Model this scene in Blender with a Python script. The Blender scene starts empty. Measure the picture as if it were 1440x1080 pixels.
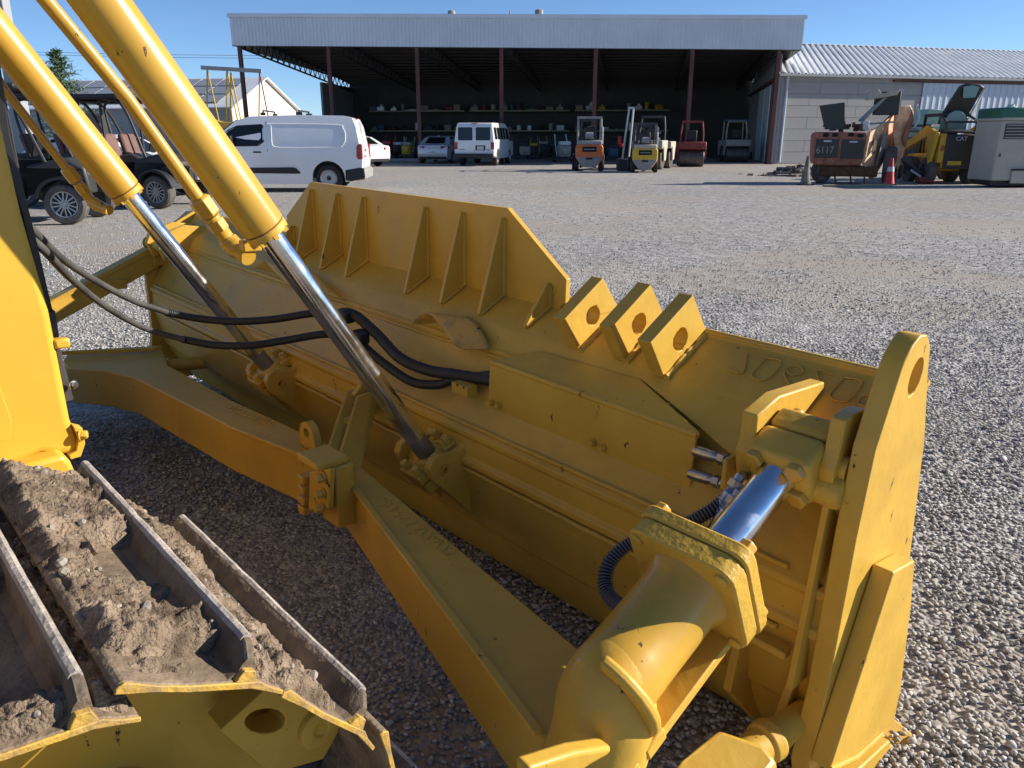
import bpy, bmesh, math, random
import numpy as np
from mathutils import Vector as V, Matrix, noise
from mathutils.geometry import tessellate_polygon
from math import sin, cos, pi, radians as R
random.seed(7); rng = np.random.default_rng(7)
SC = bpy.context.scene; COL = SC.collection

# ------------------------------------------------------------------ camera, sky, sun, exposure
CAMH, PITCH, FPX = 1.4, 17.8, 1082.0
cd = bpy.data.cameras.new('camera'); cam = bpy.data.objects.new('camera', cd); COL.objects.link(cam)
cam.location = (0, 0, CAMH); cam.rotation_euler = (R(90 - PITCH), 0, 0)
cd.sensor_width = 36; cd.lens = FPX / 1440 * 36; cd.clip_start = .02; cd.clip_end = 3000
SC.camera = cam
SUN_EL, SUN_AZ = R(23.5), R(6)          # azimuth measured from +X towards +Y
sd = V((cos(SUN_EL) * cos(SUN_AZ), cos(SUN_EL) * sin(SUN_AZ), sin(SUN_EL)))
w = bpy.data.worlds.new('World'); SC.world = w; w.use_nodes = True
nt = w.node_tree; bg = nt.nodes['Background']
sky = nt.nodes.new('ShaderNodeTexSky'); sky.sky_type = 'NISHITA'; sky.sun_disc = False
sky.sun_elevation = SUN_EL; sky.sun_rotation = R(90) - SUN_AZ
sky.air_density = .65; sky.dust_density = .0; sky.ozone_density = 5.0; sky.altitude = 100
nt.links.new(sky.outputs[0], bg.inputs[0]); bg.inputs[1].default_value = .095
sl = bpy.data.lights.new('sun', 'SUN'); sl.energy = 5.0; sl.angle = R(.55); sl.color = (1, .93, .82)
so = bpy.data.objects.new('sun', sl); COL.objects.link(so); so.location = (20, 0, 30)
so.rotation_euler = (-sd).to_track_quat('-Z', 'Y').to_euler()
SC.view_settings.view_transform = 'Standard'; SC.view_settings.look = 'None'
SC.view_settings.exposure = 0.68; SC.view_settings.gamma = 1

# ------------------------------------------------------------------ sight lines: intersect a view ray with a real plane
_p = R(PITCH); _F = V((0, cos(_p), -sin(_p))); _D = V((0, -sin(_p), -cos(_p))); _X = V((1, 0, 0)); _C = V((0, 0, CAMH))
def ray(px, py): return _F + _X * ((px - 720) / FPX) + _D * ((py - 540) / FPX)
def G(px, py, z=0.0):
    r = ray(px, py); return _C + r * ((z - CAMH) / r.z)
def atY(px, py, Y):
    r = ray(px, py); return _C + r * (Y / r.y)
ex = V((.678, -.734, -.0239)).normalized(); ey = V((.7346, .6785, 0)); ez = ex.cross(ey).normalized(); ey = ez.cross(ex)
O = V((-.57, 3.08, .05))
AX = (ex, ey, ez)
def on(px, py, axis, v):
    n = AX[axis]; r = ray(px, py); t = (v - (_C - O).dot(n)) / r.dot(n); d = _C + r * t - O
    return V((d.dot(ex), d.dot(ey), d.dot(ez)))
def onp(px, py, p0, nl):
    n = ex * nl[0] + ey * nl[1] + ez * nl[2]; P0 = O + ex * p0[0] + ey * p0[1] + ez * p0[2]; r = ray(px, py); d = _C + r * ((P0 - _C).dot(n) / r.dot(n)) - O
    return V((d.dot(ex), d.dot(ey), d.dot(ez)))
def PX(pts, x): return [on(a, b, 0, x) for a, b in pts]
def PY(pts, y): return [on(a, b, 1, y) for a, b in pts]

# ------------------------------------------------------------------ materials
def mat(name, base, rough=.6, metal=0., var=.0, vscale=8., bump=0., bscale=60., col2=None, spec=.5, coat=0., rvar=0., chips=None, emis=None):
    m = bpy.data.materials.new(name); m.use_nodes = True; t = m.node_tree; b = t.nodes['Principled BSDF']
    N = t.nodes.new; Lk = t.links.new
    b.inputs['Base Color'].default_value = (*base, 1); b.inputs['Roughness'].default_value = rough
    b.inputs['Metallic'].default_value = metal; b.inputs['Specular IOR Level'].default_value = spec
    b.inputs['Coat Weight'].default_value = coat
    tc = N('ShaderNodeTexCoord')
    if var or col2 or rvar:
        n = N('ShaderNodeTexNoise'); n.inputs['Scale'].default_value = vscale; n.inputs['Detail'].default_value = 8; n.inputs['Roughness'].default_value = .6
        Lk(tc.outputs['Object'], n.inputs['Vector'])
        r = N('ShaderNodeValToRGB'); r.color_ramp.elements[0].position = .35; r.color_ramp.elements[1].position = .68
        c2 = col2 or tuple(min(1, c * (1 + var)) for c in base); c1 = base if col2 else tuple(c * (1 - var) for c in base)
        r.color_ramp.elements[0].color = (*c1, 1); r.color_ramp.elements[1].color = (*c2, 1)
        Lk(n.outputs['Fac'], r.inputs[0]); out = r.outputs[0]
        if rvar:
            mr = N('ShaderNodeMapRange'); mr.inputs[3].default_value = rough - rvar; mr.inputs[4].default_value = rough + rvar
            mr.inputs[1].default_value = .3; mr.inputs[2].default_value = .7
            Lk(n.outputs['Fac'], mr.inputs[0]); Lk(mr.outputs[0], b.inputs['Roughness'])
        if chips:
            c = N('ShaderNodeTexNoise'); c.inputs['Scale'].default_value = chips[1]; c.inputs['Detail'].default_value = 6; c.inputs['Roughness'].default_value = .7
            mp = N('ShaderNodeMapping'); mp.inputs['Scale'].default_value = (1, 1, .45); Lk(tc.outputs['Object'], mp.inputs[0]); Lk(mp.outputs[0], c.inputs['Vector'])
            cr = N('ShaderNodeValToRGB'); cr.color_ramp.elements[0].position = chips[2]; cr.color_ramp.elements[1].position = chips[2] + .015
            mx = N('ShaderNodeMix'); mx.data_type = 'RGBA'; Lk(c.outputs['Fac'], cr.inputs[0]); Lk(cr.outputs[0], mx.inputs[0])
            Lk(out, mx.inputs[6]); mx.inputs[7].default_value = (*chips[0], 1); out = mx.outputs[2]
        Lk(out, b.inputs['Base Color'])
    if bump:
        n2 = N('ShaderNodeTexNoise'); n2.inputs['Scale'].default_value = bscale; n2.inputs['Detail'].default_value = 5
        Lk(tc.outputs['Object'], n2.inputs['Vector'])
        bp = N('ShaderNodeBump'); bp.inputs['Strength'].default_value = bump; bp.inputs['Distance'].default_value = .01
        Lk(n2.outputs['Fac'], bp.inputs['Height']); Lk(bp.outputs[0], b.inputs['Normal'])
    if emis: b.inputs['Emission Color'].default_value = (*emis[0], 1); b.inputs['Emission Strength'].default_value = emis[1]
    return m
YEL = (.60, .36, .048)
M = {}
M['paint'] = mat('yellow_paint', YEL, .47, var=.10, vscale=4.5, bump=.16, bscale=30, rvar=.10, spec=.42, chips=((.07, .035, .015), 26, .665))
M['paint_gloss'] = mat('yellow_paint_glossy', (.57, .325, .04), .30, var=.08, vscale=3, bump=.03, bscale=18, rvar=.09, coat=.15, chips=((.10, .05, .02), 17, .645))
M['paint_edge'] = mat('yellow_paint_muddy_edge', (.58, .35, .05), .65, vscale=24, col2=(.26, .17, .09), bump=.4, bscale=90)
M['paint_body'] = mat('yellow_paint_body', (.68, .42, .045), .36, var=.05, vscale=3, bump=.03, bscale=12, rvar=.06, coat=.15, chips=((.16, .07, .015), 19, .66))
M['paint_cast'] = mat('yellow_paint_on_casting', YEL, .45, var=.08, vscale=9, bump=.32, bscale=75, spec=.4)
M['chrome'] = mat('chrome_rod', (.72, .74, .77), .17, 1., var=.10, vscale=16, rvar=.08, bump=.02, bscale=40)
M['chrome_dull'] = mat('dull_rod_end', (.30, .30, .32), .42, .8, var=.1)
M['black'] = mat('black_steel', (.012, .012, .014), .4, var=.2)
M['hose'] = mat('black_hose', (.022, .023, .027), .5, var=.3, vscale=30, spec=.4)
M['hose_dusty'] = mat('dusty_hose', (.07, .065, .06), .8, var=.35, vscale=12)
M['fitting'] = mat('zinc_fitting', (.42, .42, .43), .33, 1., var=.2, vscale=50)
M['steel_worn'] = mat('worn_steel_edge', (.46, .40, .34), .6, .1, var=.3, vscale=30, bump=.5, bscale=80)
M['shoe'] = mat('muddy_shoe_steel', (.115, .085, .058), .68, .1, vscale=11, col2=(.32, .23, .145), bump=.6, bscale=70)
M['dirt'] = mat('dried_mud', (.105, .074, .048), .92, vscale=16, col2=(.38, .285, .20), bump=1., bscale=190, spec=.2)
M['pebble'] = mat('pebbles_in_mud', (.30, .26, .21), .8, var=.4, vscale=40)
M['rust'] = mat('rusty_steel', (.12, .05, .025), .75, .2, var=.4, vscale=14, bump=.3)
M['gasket'] = mat('rust_seam', (.16, .065, .02), .7, var=.5, vscale=60)
# vehicles and yard
M['white'] = mat('white_car_paint', (.80, .81, .82), .3, coat=.6, var=.02, vscale=2)
M['silver'] = mat('silver_car_paint', (.60, .62, .65), .3, .25, coat=.6)
M['trim'] = mat('black_plastic', (.018, .018, .02), .55)
M['glass'] = mat('dark_car_glass', (.012, .014, .018), .06, spec=.7)
M['glass_dark'] = mat('opaque_van_glass', (.008, .009, .010), .1)
M['tyre'] = mat('tyre_rubber', (.022, .021, .02), .85, var=.3, vscale=12, bump=.3)
M['tyre_dust'] = mat('dusty_tyre_rubber', (.10, .09, .08), .9, var=.3, vscale=12, bump=.5, bscale=90)
M['rim'] = mat('silver_rim', (.42, .43, .44), .35, .7)
M['redlamp'] = mat('red_tail_lens', (.35, .012, .015), .2, coat=.5)
M['plate'] = mat('licence_plate', (.6, .6, .62), .5)
M['cat_dusty'] = mat('dusty_skid_steer_paint', (.34, .21, .06), .7, vscale=5, col2=(.16, .11, .06))
M['column'] = mat('rust_brown_column_paint', (.115, .042, .03), .6, var=.25, vscale=1.2)
M['corr'] = mat('pale_corrugated_metal', (.70, .74, .78), .5, .1, var=.06, vscale=.4)
M['roofmetal'] = mat('galvanised_roof', (.66, .68, .69), .5, .1, vscale=.5, col2=(.80, .80, .79))
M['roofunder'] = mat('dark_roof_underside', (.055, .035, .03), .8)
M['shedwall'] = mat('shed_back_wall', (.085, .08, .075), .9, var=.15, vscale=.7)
M['block'] = mat('painted_concrete_block', (.33, .32, .31), .85, var=.08, vscale=.5, bump=.2, bscale=8)
M['blockdoor'] = mat('bluish_white_door', (.50, .56, .64), .55, var=.03)
M['steelbeam'] = mat('dark_steel_truss', (.05, .045, .045), .6)
M['cream'] = mat('cream_gable_cladding', (.72, .66, .55), .7, var=.06, vscale=.6)
M['greywall'] = mat('grey_cladding', (.30, .31, .32), .7)
M['solar'] = mat('dark_roof_panels', (.30, .31, .33), .35)
M['orange'] = mat('orange_paint', (.62, .14, .035), .45, var=.1)
M['fork_yel'] = mat('forklift_yellow', (.60, .38, .03), .45, var=.1)
M['grey'] = mat('grey_counterweight', (.28, .27, .26), .6, var=.15, vscale=5)
M['dkgrey'] = mat('dark_grey_steel', (.05, .05, .055), .6, var=.2)
M['tan'] = mat('tan_roller_paint', (.42, .38, .30), .6, var=.12, vscale=3)
M['drum'] = mat('bare_drum_steel', (.12, .10, .09), .5, .5, var=.3)
M['red'] = mat('dull_red_paint', (.22, .035, .03), .6, var=.3, vscale=5)
M['bright_red'] = mat('bright_red', (.5, .02, .02), .5)
M['blue'] = mat('blue_canopy', (.06, .12, .20), .5)
M['green'] = mat('dark_green_tank', (.012, .11, .075), .4, vscale=1.4, col2=(.03, .16, .10))
M['palegreen'] = mat('pale_green_sheet', (.28, .42, .33), .5)
M['genset'] = mat('beige_generator_paint', (.42, .39, .32), .55, var=.06, vscale=3)
M['faded_orange'] = mat('sun_faded_orange_paint', (.62, .27, .13), .65, vscale=4, col2=(.82, .60, .38), bump=.1)
M['rust_orange'] = mat('rusty_orange_paint', (.44, .16, .085), .7, vscale=4, col2=(.18, .07, .05))
M['cat_yel'] = mat('skid_steer_yellow', (.62, .36, .03), .45, var=.08)
M['seat'] = mat('brown_seat_fabric', (.16, .085, .07), .8, var=.15)
M['wood'] = mat('pale_shelf_timber', (.36, .31, .20), .8, var=.2)
M['concrete'] = mat('concrete_kerb', (.34, .32, .30), .9, var=.1)
M['letter'] = mat('white_lettering', (.55, .55, .55), .6)
M['bark'] = mat('bark', (.09, .06, .04), .9, var=.2)
M['needle'] = mat('conifer_needles', (.06, .11, .05), .8, vscale=1.2, col2=(.11, .17, .085))
M['rubble'] = mat('rubble', (.25, .22, .19), .9, vscale=3, col2=(.08, .06, .05))
M['screen'] = mat('dark_hood_panel', (.035, .034, .03), .5)
M['glassclear'] = mat('tinted_window_sheet', (.20, .30, .28), .15)

# ------------------------------------------------------------------ mesh builder
def frames(d):
    d = d.normalized(); a = V((0, 0, 1)) if abs(d.z) < .9 else V((1, 0, 0))
    u = d.cross(a).normalized(); return u, d.cross(u).normalized()
class MB:
    def __init__(s): s.v = []; s.f = []
    def add(s, vs, fs):
        n = len(s.v); s.v += [V(q) for q in vs]; s.f += [tuple(i + n for i in q) for q in fs]; return s
    def box(s, c, d, rot=None):
        c = V(c); vs = [V((a * d[0] / 2, b * d[1] / 2, e * d[2] / 2)) for a in (-1, 1) for b in (-1, 1) for e in (-1, 1)]
        if rot is not None: vs = [rot @ q for q in vs]
        return s.add([c + q for q in vs], [(0, 1, 3, 2), (4, 6, 7, 5), (0, 4, 5, 1), (2, 3, 7, 6), (0, 2, 6, 4), (1, 5, 7, 3)])
    def bar(s, a, b, wd, h, up=(0, 0, 1)):
        a = V(a); b = V(b); d = b - a; u = d.normalized(); sd_ = u.cross(V(up)).normalized(); upv = sd_.cross(u)
        m = Matrix((sd_, u, upv)).transposed(); return s.box((a + b) / 2, (wd, d.length, h), m)
    def prism(s, pts, vec, holes=()):
        vec = V(vec); pts = [V(q) for q in pts]; n = len(pts)
        if not holes:
            s.add(pts + [q + vec for q in pts], [tuple(range(n))[::-1], tuple(range(n, 2 * n))] + [(i, (i + 1) % n, n + (i + 1) % n, n + i) for i in range(n)])
            return s
        loops = [pts] + [[V(q) for q in h] for h in holes]; flat = [q for l in loops for q in l]; N_ = len(flat)
        fs = [tuple(t) for t in tessellate_polygon(loops)] ; fs += [tuple(i + N_ for i in t[::-1]) for t in fs]
        k = 0
        for l in loops:
            m = len(l); fs += [(k + i, k + (i + 1) % m, N_ + k + (i + 1) % m, N_ + k + i) for i in range(m)]; k += m
        return s.add(flat + [q + vec for q in flat], fs)
    def tube(s, pts, r, n=12, caps=True):
        pts = [V(q) for q in pts]; m = len(pts); rs = r if hasattr(r, '__len__') else [r] * m
        u = None; vs = []
        for i, q in enumerate(pts):
            d = (pts[min(i + 1, m - 1)] - pts[max(i - 1, 0)]).normalized()
            if u is None: u, _ = frames(d)
            u = (u - d * u.dot(d)).normalized(); w_ = d.cross(u)
            vs += [q + (u * cos(2 * pi * k / n) + w_ * sin(2 * pi * k / n)) * rs[i] for k in range(n)]
        fs = [(i * n + k, i * n + (k + 1) % n, (i + 1) * n + (k + 1) % n, (i + 1) * n + k) for i in range(m - 1) for k in range(n)]
        if caps: fs += [tuple(range(n))[::-1], tuple(range((m - 1) * n, m * n))]
        return s.add(vs, fs)
    def lathe(s, p, d, prof, n=24, caps=True):
        p = V(p); d = V(d).normalized(); u, w_ = frames(d); vs = []
        for t, r in prof: vs += [p + d * t + (u * cos(2 * pi * k / n) + w_ * sin(2 * pi * k / n)) * max(r, 1e-4) for k in range(n)]
        m = len(prof)
        fs = [(i * n + k, i * n + (k + 1) % n, (i + 1) * n + (k + 1) % n, (i + 1) * n + k) for i in range(m - 1) for k in range(n)]
        if caps: fs += [tuple(range(n))[::-1], tuple(range((m - 1) * n, m * n))]
        return s.add(vs, fs)
    def cyl(s, a, b, r, n=16): a = V(a); b = V(b); return s.lathe(a, b - a, [(0, r), ((b - a).length, r)], n)
    def bolt(s, p, d, r, h=None):
        h = h or r * .9; s.lathe(p, d, [(0, r * 1.35), (r * .22, r * 1.35)], 16)
        return s.lathe(V(p) + V(d).normalized() * r * .22, d, [(0, r * 1.05), (h * .8, r * 1.05), (h, r * .85)], 6)
    def mesh(s, name, smooth=True, ang=35):
        me = bpy.data.meshes.new(name); me.from_pydata([tuple(q) for q in s.v], [], s.f)
        b = bmesh.new(); b.from_mesh(me); bmesh.ops.recalc_face_normals(b, faces=b.faces); b.to_mesh(me); b.free()
        if smooth:
            me.shade_smooth(); me.set_sharp_from_angle(angle=R(ang))
        return me
    def build(s, name, m, parent=None, bevel=0, smooth=True, seg=2, kind=None, label=None, ang=35):
        me = s.mesh(name, smooth, ang); o = bpy.data.objects.new(name, me); COL.objects.link(o)
        me.materials.append(M[m] if isinstance(m, str) else m)
        if parent is not None: o.parent = parent
        if bevel:
            md = o.modifiers.new('bevel', 'BEVEL'); md.width = bevel; md.segments = seg; md.limit_method = 'ANGLE'; md.angle_limit = R(32); md.harden_normals = False
        if kind: o['kind'] = kind
        if label: o['label'] = label
        return o
def thing(name, label, cat, loc=(0, 0, 0), rz=0., group=None, tilt=None):
    o = bpy.data.objects.new(name, None); COL.objects.link(o); o.location = loc; o.rotation_euler = (0, 0, rz); o.empty_display_size = .2
    if tilt: o.rotation_euler = tilt
    o['label'] = label; o['category'] = cat
    if group: o['group'] = group
    return o
def tag(o, label, cat, group=None):
    o['label'] = label; o['category'] = cat
    if group: o['group'] = group
    return o
def dup(root, loc, rz, label=None):
    r = root.copy(); COL.objects.link(r); r.location = loc; r.rotation_euler = (0, 0, rz)
    if label: r['label'] = label
    for ch in list(root.children):
        c = ch.copy(); COL.objects.link(c); c.parent = r
        for g in list(ch.children):
            d = g.copy(); COL.objects.link(d); d.parent = c
    return r
def smoothpath(P_, n=10):
    P_ = [V(q) for q in P_]; Q = [P_[0] * 2 - P_[1]] + P_ + [P_[-1] * 2 - P_[-2]]; out = []
    for i in range(1, len(Q) - 2):
        a, b, c, d = Q[i - 1:i + 3]
        for k in range(n):
            t = k / n; out.append(.5 * ((2 * b) + (c - a) * t + (2 * a - 5 * b + 4 * c - d) * t * t + (3 * b - a - 3 * c + d) * t ** 3))
    return out + [P_[-1]]
def resample(P_, step):
    out = [P_[0]]; acc = 0
    for a, b in zip(P_, P_[1:]):
        L = (b - a).length; t = step - acc
        while t <= L: out.append(a + (b - a) * (t / L)); t += step
        acc = L - (t - step)
    return out
def corrugated(path, r, amp, pitch, n=14):
    Q = resample(path, pitch / 4); rs = [r + amp * (0, .9, 1, .9)[i % 4] for i in range(len(Q))]
    return MB().tube(Q, rs, n)
def circ(c, u, w_, r, n=20, r2=None):
    c = V(c); u = V(u); w_ = V(w_); r2 = r2 or r
    return [c + u * r * cos(2 * pi * k / n) + w_ * r2 * sin(2 * pi * k / n) for k in range(n)]
def text_mesh(txt, size, depth=.002):
    cu = bpy.data.curves.new('txt', 'FONT'); cu.body = txt; cu.size = size; cu.extrude = depth; cu.align_x = 'CENTER'; cu.align_y = 'CENTER'
    o = bpy.data.objects.new('txt', cu); COL.objects.link(o); bpy.context.view_layer.update()
    me = bpy.data.meshes.new_from_object(o); bpy.data.objects.remove(o); return me
def put_text(txt, size, loc, rot, m, parent, bold=0):
    me = text_mesh(txt, size); me.materials.clear(); me.materials.append(M[m])
    o = bpy.data.objects.new('lettering', me); COL.objects.link(o); o.parent = parent; o.location = loc; o.rotation_euler = rot; return o

# ------------------------------------------------------------------ ground
def dust(x, y):
    """0..1: patches where stones thin out and pale dust shows"""
    s = np.sin(x * .9 + 1.3 * np.sin(y * .55 + .4)) + np.sin(y * 1.15 - 1.7 * np.sin(x * .42)) + .7 * np.sin(2.3 * x + 1.9 * y + 1.) + .5 * np.sin(4.1 * x - 3.2 * y)
    s = s + .35 * np.sin(9 * x + 3 * np.sin(5 * y)) + .3 * np.sin(11 * y + 2 * np.sin(7 * x))
    return np.clip((s - .55) / 1.6, 0, 1)
def graded(n, near, far):
    t = np.linspace(-1, 1, n); k = 7.0
    return np.sinh(t * k) / np.sinh(k) * far + t * near
gx = graded(301, 14, 900); gy = graded(301, 14, 900) + 4
XX, YY = np.meshgrid(gx, gy); ZZ = np.zeros_like(XX)
nearw = np.exp(-((XX / 12) ** 2 + ((YY - 5) / 14) ** 2)); ZZ += nearw * .008 * (np.sin(XX * 2.1) * np.sin(YY * 1.7 + 1)) - .004
me = bpy.data.meshes.new('gravel_yard_ground'); n = 301
vs = np.stack([XX, YY, ZZ], -1).reshape(-1, 3).astype(np.float32)
idx = np.arange(n * n).reshape(n, n); q = np.stack([idx[:-1, :-1], idx[:-1, 1:], idx[1:, 1:], idx[1:, :-1]], -1).reshape(-1, 4)
me.vertices.add(len(vs)); me.vertices.foreach_set('co', vs.ravel()); me.loops.add(q.size); me.loops.foreach_set('vertex_index', q.ravel().astype(np.int32))
me.polygons.add(len(q)); me.polygons.foreach_set('loop_start', np.arange(0, q.size, 4, dtype=np.int32)); me.update(calc_edges=True); me.shade_smooth()
at = me.attributes.new('dust', 'FLOAT', 'POINT'); at.data.foreach_set('value', dust(vs[:, 0], vs[:, 1]).astype(np.float32))
ground = bpy.data.objects.new('gravel_yard_ground', me); COL.objects.link(ground); ground['kind'] = 'structure'
gm = bpy.data.materials.new('gravel_ground'); gm.use_nodes = True; t = gm.node_tree; N = t.nodes.new; Lk = t.links.new; b = t.nodes['Principled BSDF']
b.inputs['Roughness'].default_value = .95; b.inputs['Specular IOR Level'].default_value = .2
tc = N('ShaderNodeTexCoord')
def vor(scale, feat='F1'):
    v_ = N('ShaderNodeTexVoronoi'); v_.inputs['Scale'].default_value = scale; v_.feature = feat; Lk(tc.outputs['Object'], v_.inputs['Vector']); return v_
def nz(scale, det=6, ro=.55):
    v_ = N('ShaderNodeTexNoise'); v_.inputs['Scale'].default_value = scale; v_.inputs['Detail'].default_value = det; v_.inputs['Roughness'].default_value = ro; Lk(tc.outputs['Object'], v_.inputs['Vector']); return v_
def ramp(src, stops):
    r = N('ShaderNodeValToRGB'); e = r.color_ramp.elements
    while len(e) < len(stops): e.new(.5)
    for i, (p_, c) in enumerate(stops): e[i].position = p_; e[i].color = (*c, 1)
    Lk(src, r.inputs[0]); return r.outputs[0]
def mix(f, a, c, mode='MIX'):
    m_ = N('ShaderNodeMix'); m_.data_type = 'RGBA'; m_.blend_type = mode
    if isinstance(f, float): m_.inputs[0].default_value = f
    else: Lk(f, m_.inputs[0])
    for k, s in ((6, a), (7, c)):
        if isinstance(s, tuple): m_.inputs[k].default_value = (*s, 1)
        else: Lk(s, m_.inputs[k])
    return m_.outputs[2]
v1 = vor(48); sp = N('ShaderNodeSeparateColor'); Lk(v1.outputs['Color'], sp.inputs[0])
stone = ramp(sp.outputs[0], [(0, (.20, .195, .19)), (.35, (.33, .318, .305)), (.7, (.45, .435, .415)), (1, (.62, .60, .57))])
v2 = vor(15); sp2 = N('ShaderNodeSeparateColor'); Lk(v2.outputs['Color'], sp2.inputs[0])
stone2 = ramp(sp2.outputs[0], [(0, (.14, .135, .13)), (.5, (.36, .345, .33)), (1, (.62, .60, .57))])
stone = mix(.5, stone, stone2)
n1 = nz(.35, 8); n2 = nz(.09, 6); n3 = nz(60, 4)
dustc = ramp(n3.outputs['Fac'], [(.3, (.34, .295, .25)), (.7, (.46, .41, .355))])
da = N('ShaderNodeAttribute'); da.attribute_name = 'dust'
f1 = ramp(n1.outputs['Fac'], [(.50, (0, 0, 0)), (.66, (.75, .75, .75))])
f2 = N('ShaderNodeMath'); f2.operation = 'MULTIPLY_ADD'; f2.use_clamp = True; Lk(da.outputs['Fac'], f2.inputs[0]); f2.inputs[1].default_value = .7; Lk(f1, f2.inputs[2])
base = mix(f2.outputs[0], stone, dustc)
tone = ramp(n2.outputs['Fac'], [(.3, (.85, .84, .83)), (.7, (1.12, 1.1, 1.06))]); base = mix(1.0, base, tone, 'MULTIPLY')
# the yard close to the shed is swept bare earth
sx = N('ShaderNodeSeparateXYZ'); Lk(tc.outputs['Object'], sx.inputs[0])
mr = N('ShaderNodeMapRange'); Lk(sx.outputs[1], mr.inputs[0]); mr.inputs[1].default_value = 27; mr.inputs[2].default_value = 40
mm = N('ShaderNodeMath'); mm.operation = 'MULTIPLY'; Lk(mr.outputs[0], mm.inputs[0]); Lk(ramp(nz(.22, 7).outputs['Fac'], [(.42, (0, 0, 0)), (.58, (1, 1, 1))]), mm.inputs[1])
base = mix(mm.outputs[0], base, dustc)
Lk(base, b.inputs['Base Color'])
bp = N('ShaderNodeBump'); bp.inputs['Strength'].default_value = .9; bp.inputs['Distance'].default_value = .014; bp.invert = True; Lk(v1.outputs['Distance'], bp.inputs['Height'])
bp2 = N('ShaderNodeBump'); bp2.inputs['Strength'].default_value = .4; bp2.inputs['Distance'].default_value = .01; Lk(n3.outputs['Fac'], bp2.inputs['Height']); Lk(bp2.outputs[0], bp.inputs['Normal'])
Lk(bp.outputs[0], b.inputs['Normal'])
me.materials.append(gm)

# loose stones: one joined mesh (nobody could count them)
def stones(name, cnt_fn, mname):
    bm = bmesh.new(); bmesh.ops.create_icosphere(bm, subdivisions=1, radius=1); base_v = np.array([v_.co[:] for v_ in bm.verts]); tris = np.array([[v_.index for v_ in f.verts] for f in bm.faces]); bm.free()
    P_, S_, = cnt_fn(); k = len(P_); nv = len(base_v)
    var = base_v[None] * (1 + rng.uniform(-.28, .22, (24, nv, 1)))
    var = np.sign(var) * np.abs(var) ** .85
    ids = rng.integers(0, 24, k); A = var[ids] * S_[:, None, None] * np.stack([rng.uniform(.75, 1.35, k), rng.uniform(.6, 1., k), rng.uniform(.4, .75, k)], -1)[:, None, :]
    a = rng.uniform(0, 2 * pi, k); tl = rng.normal(0, .35, k); ca, sa, ct, st = np.cos(a)[:, None], np.sin(a)[:, None], np.cos(tl)[:, None], np.sin(tl)[:, None]
    x, y, z = A[..., 0], A[..., 1], A[..., 2]; y, z = y * ct - z * st, y * st + z * ct; x, y = x * ca - y * sa, x * sa + y * ca
    Q = np.stack([x + P_[:, 0:1], y + P_[:, 1:2], z + S_[:, None] * rng.uniform(.02, .3, k)[:, None]], -1).reshape(-1, 3).astype(np.float32)
    T = (tris[None] + (np.arange(k) * nv)[:, None, None]).reshape(-1, 3).astype(np.int32)
    me = bpy.data.meshes.new(name); me.vertices.add(len(Q)); me.vertices.foreach_set('co', Q.ravel()); me.loops.add(T.size); me.loops.foreach_set('vertex_index', T.ravel())
    me.polygons.add(len(T)); me.polygons.foreach_set('loop_start', np.arange(0, T.size, 3, dtype=np.int32)); me.update(calc_edges=True)
    c = np.repeat(rng.beta(2.0, 2.6, k), nv).astype(np.float32); at = me.attributes.new('shade', 'FLOAT', 'POINT'); at.data.foreach_set('value', c)
    o = bpy.data.objects.new(name, me); COL.objects.link(o); o['kind'] = 'stuff'; o['label'] = 'loose grey crushed stone covering the yard'; o['category'] = 'gravel'; me.materials.append(M[mname]); return o
sm = bpy.data.materials.new('crushed_stone'); sm.use_nodes = True; t = sm.node_tree; N = t.nodes.new; Lk = t.links.new; b = t.nodes['Principled BSDF']; tc = N('ShaderNodeTexCoord')
da = N('ShaderNodeAttribute'); da.attribute_name = 'shade'
c1 = ramp(da.outputs['Fac'], [(0, (.18, .17, .16)), (.3, (.35, .335, .315)), (.6, (.49, .47, .445)), (.85, (.62, .60, .57)), (1, (.74, .72, .68))])
c2 = ramp(nz(120, 5).outputs['Fac'], [(.3, (.8, .8, .8)), (.7, (1.15, 1.14, 1.12))]); Lk(mix(1.0, c1, c2, 'MULTIPLY'), b.inputs['Base Color']); b.inputs['Roughness'].default_value = .85; b.inputs['Specular IOR Level'].default_value = .25
M['stone'] = sm
def scatter():
    out = []; cam2 = np.array([0, 0.])
    # rings of growing distance from the standing point, thinner and slightly larger outwards
    rr = np.geomspace(.6, 17, 44)
    for r0, r1 in zip(rr, rr[1:]):
        rm = (r0 + r1) / 2; dens = 6500 * min(1, (2 / rm) ** 1.85); s0, s1 = .0052 + .0003 * rm, .0100 + .00035 * rm
        k = int(pi * (r1 ** 2 - r0 ** 2) * 86 / 360 * dens)
        r = np.sqrt(rng.uniform(r0 ** 2, r1 ** 2, k)); a = np.radians(rng.uniform(90 - 43, 90 + 43, k)); x, y = r * np.cos(a), r * np.sin(a)
        keep = (rng.random(k) > dust(x, y) * .6) & (rng.random(k) > np.clip((r - 6) / 10.5, 0, 1) ** .7)
        sz = s0 + (s1 - s0) * rng.beta(1.3, 2.6, k); sz[rng.random(k) < .012] *= 1.5
        out.append(np.stack([x, y, sz], -1)[keep])
    Q = np.concatenate(out); return Q[:, :2], Q[:, 2]
stones('gravel', scatter, 'stone')

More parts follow.
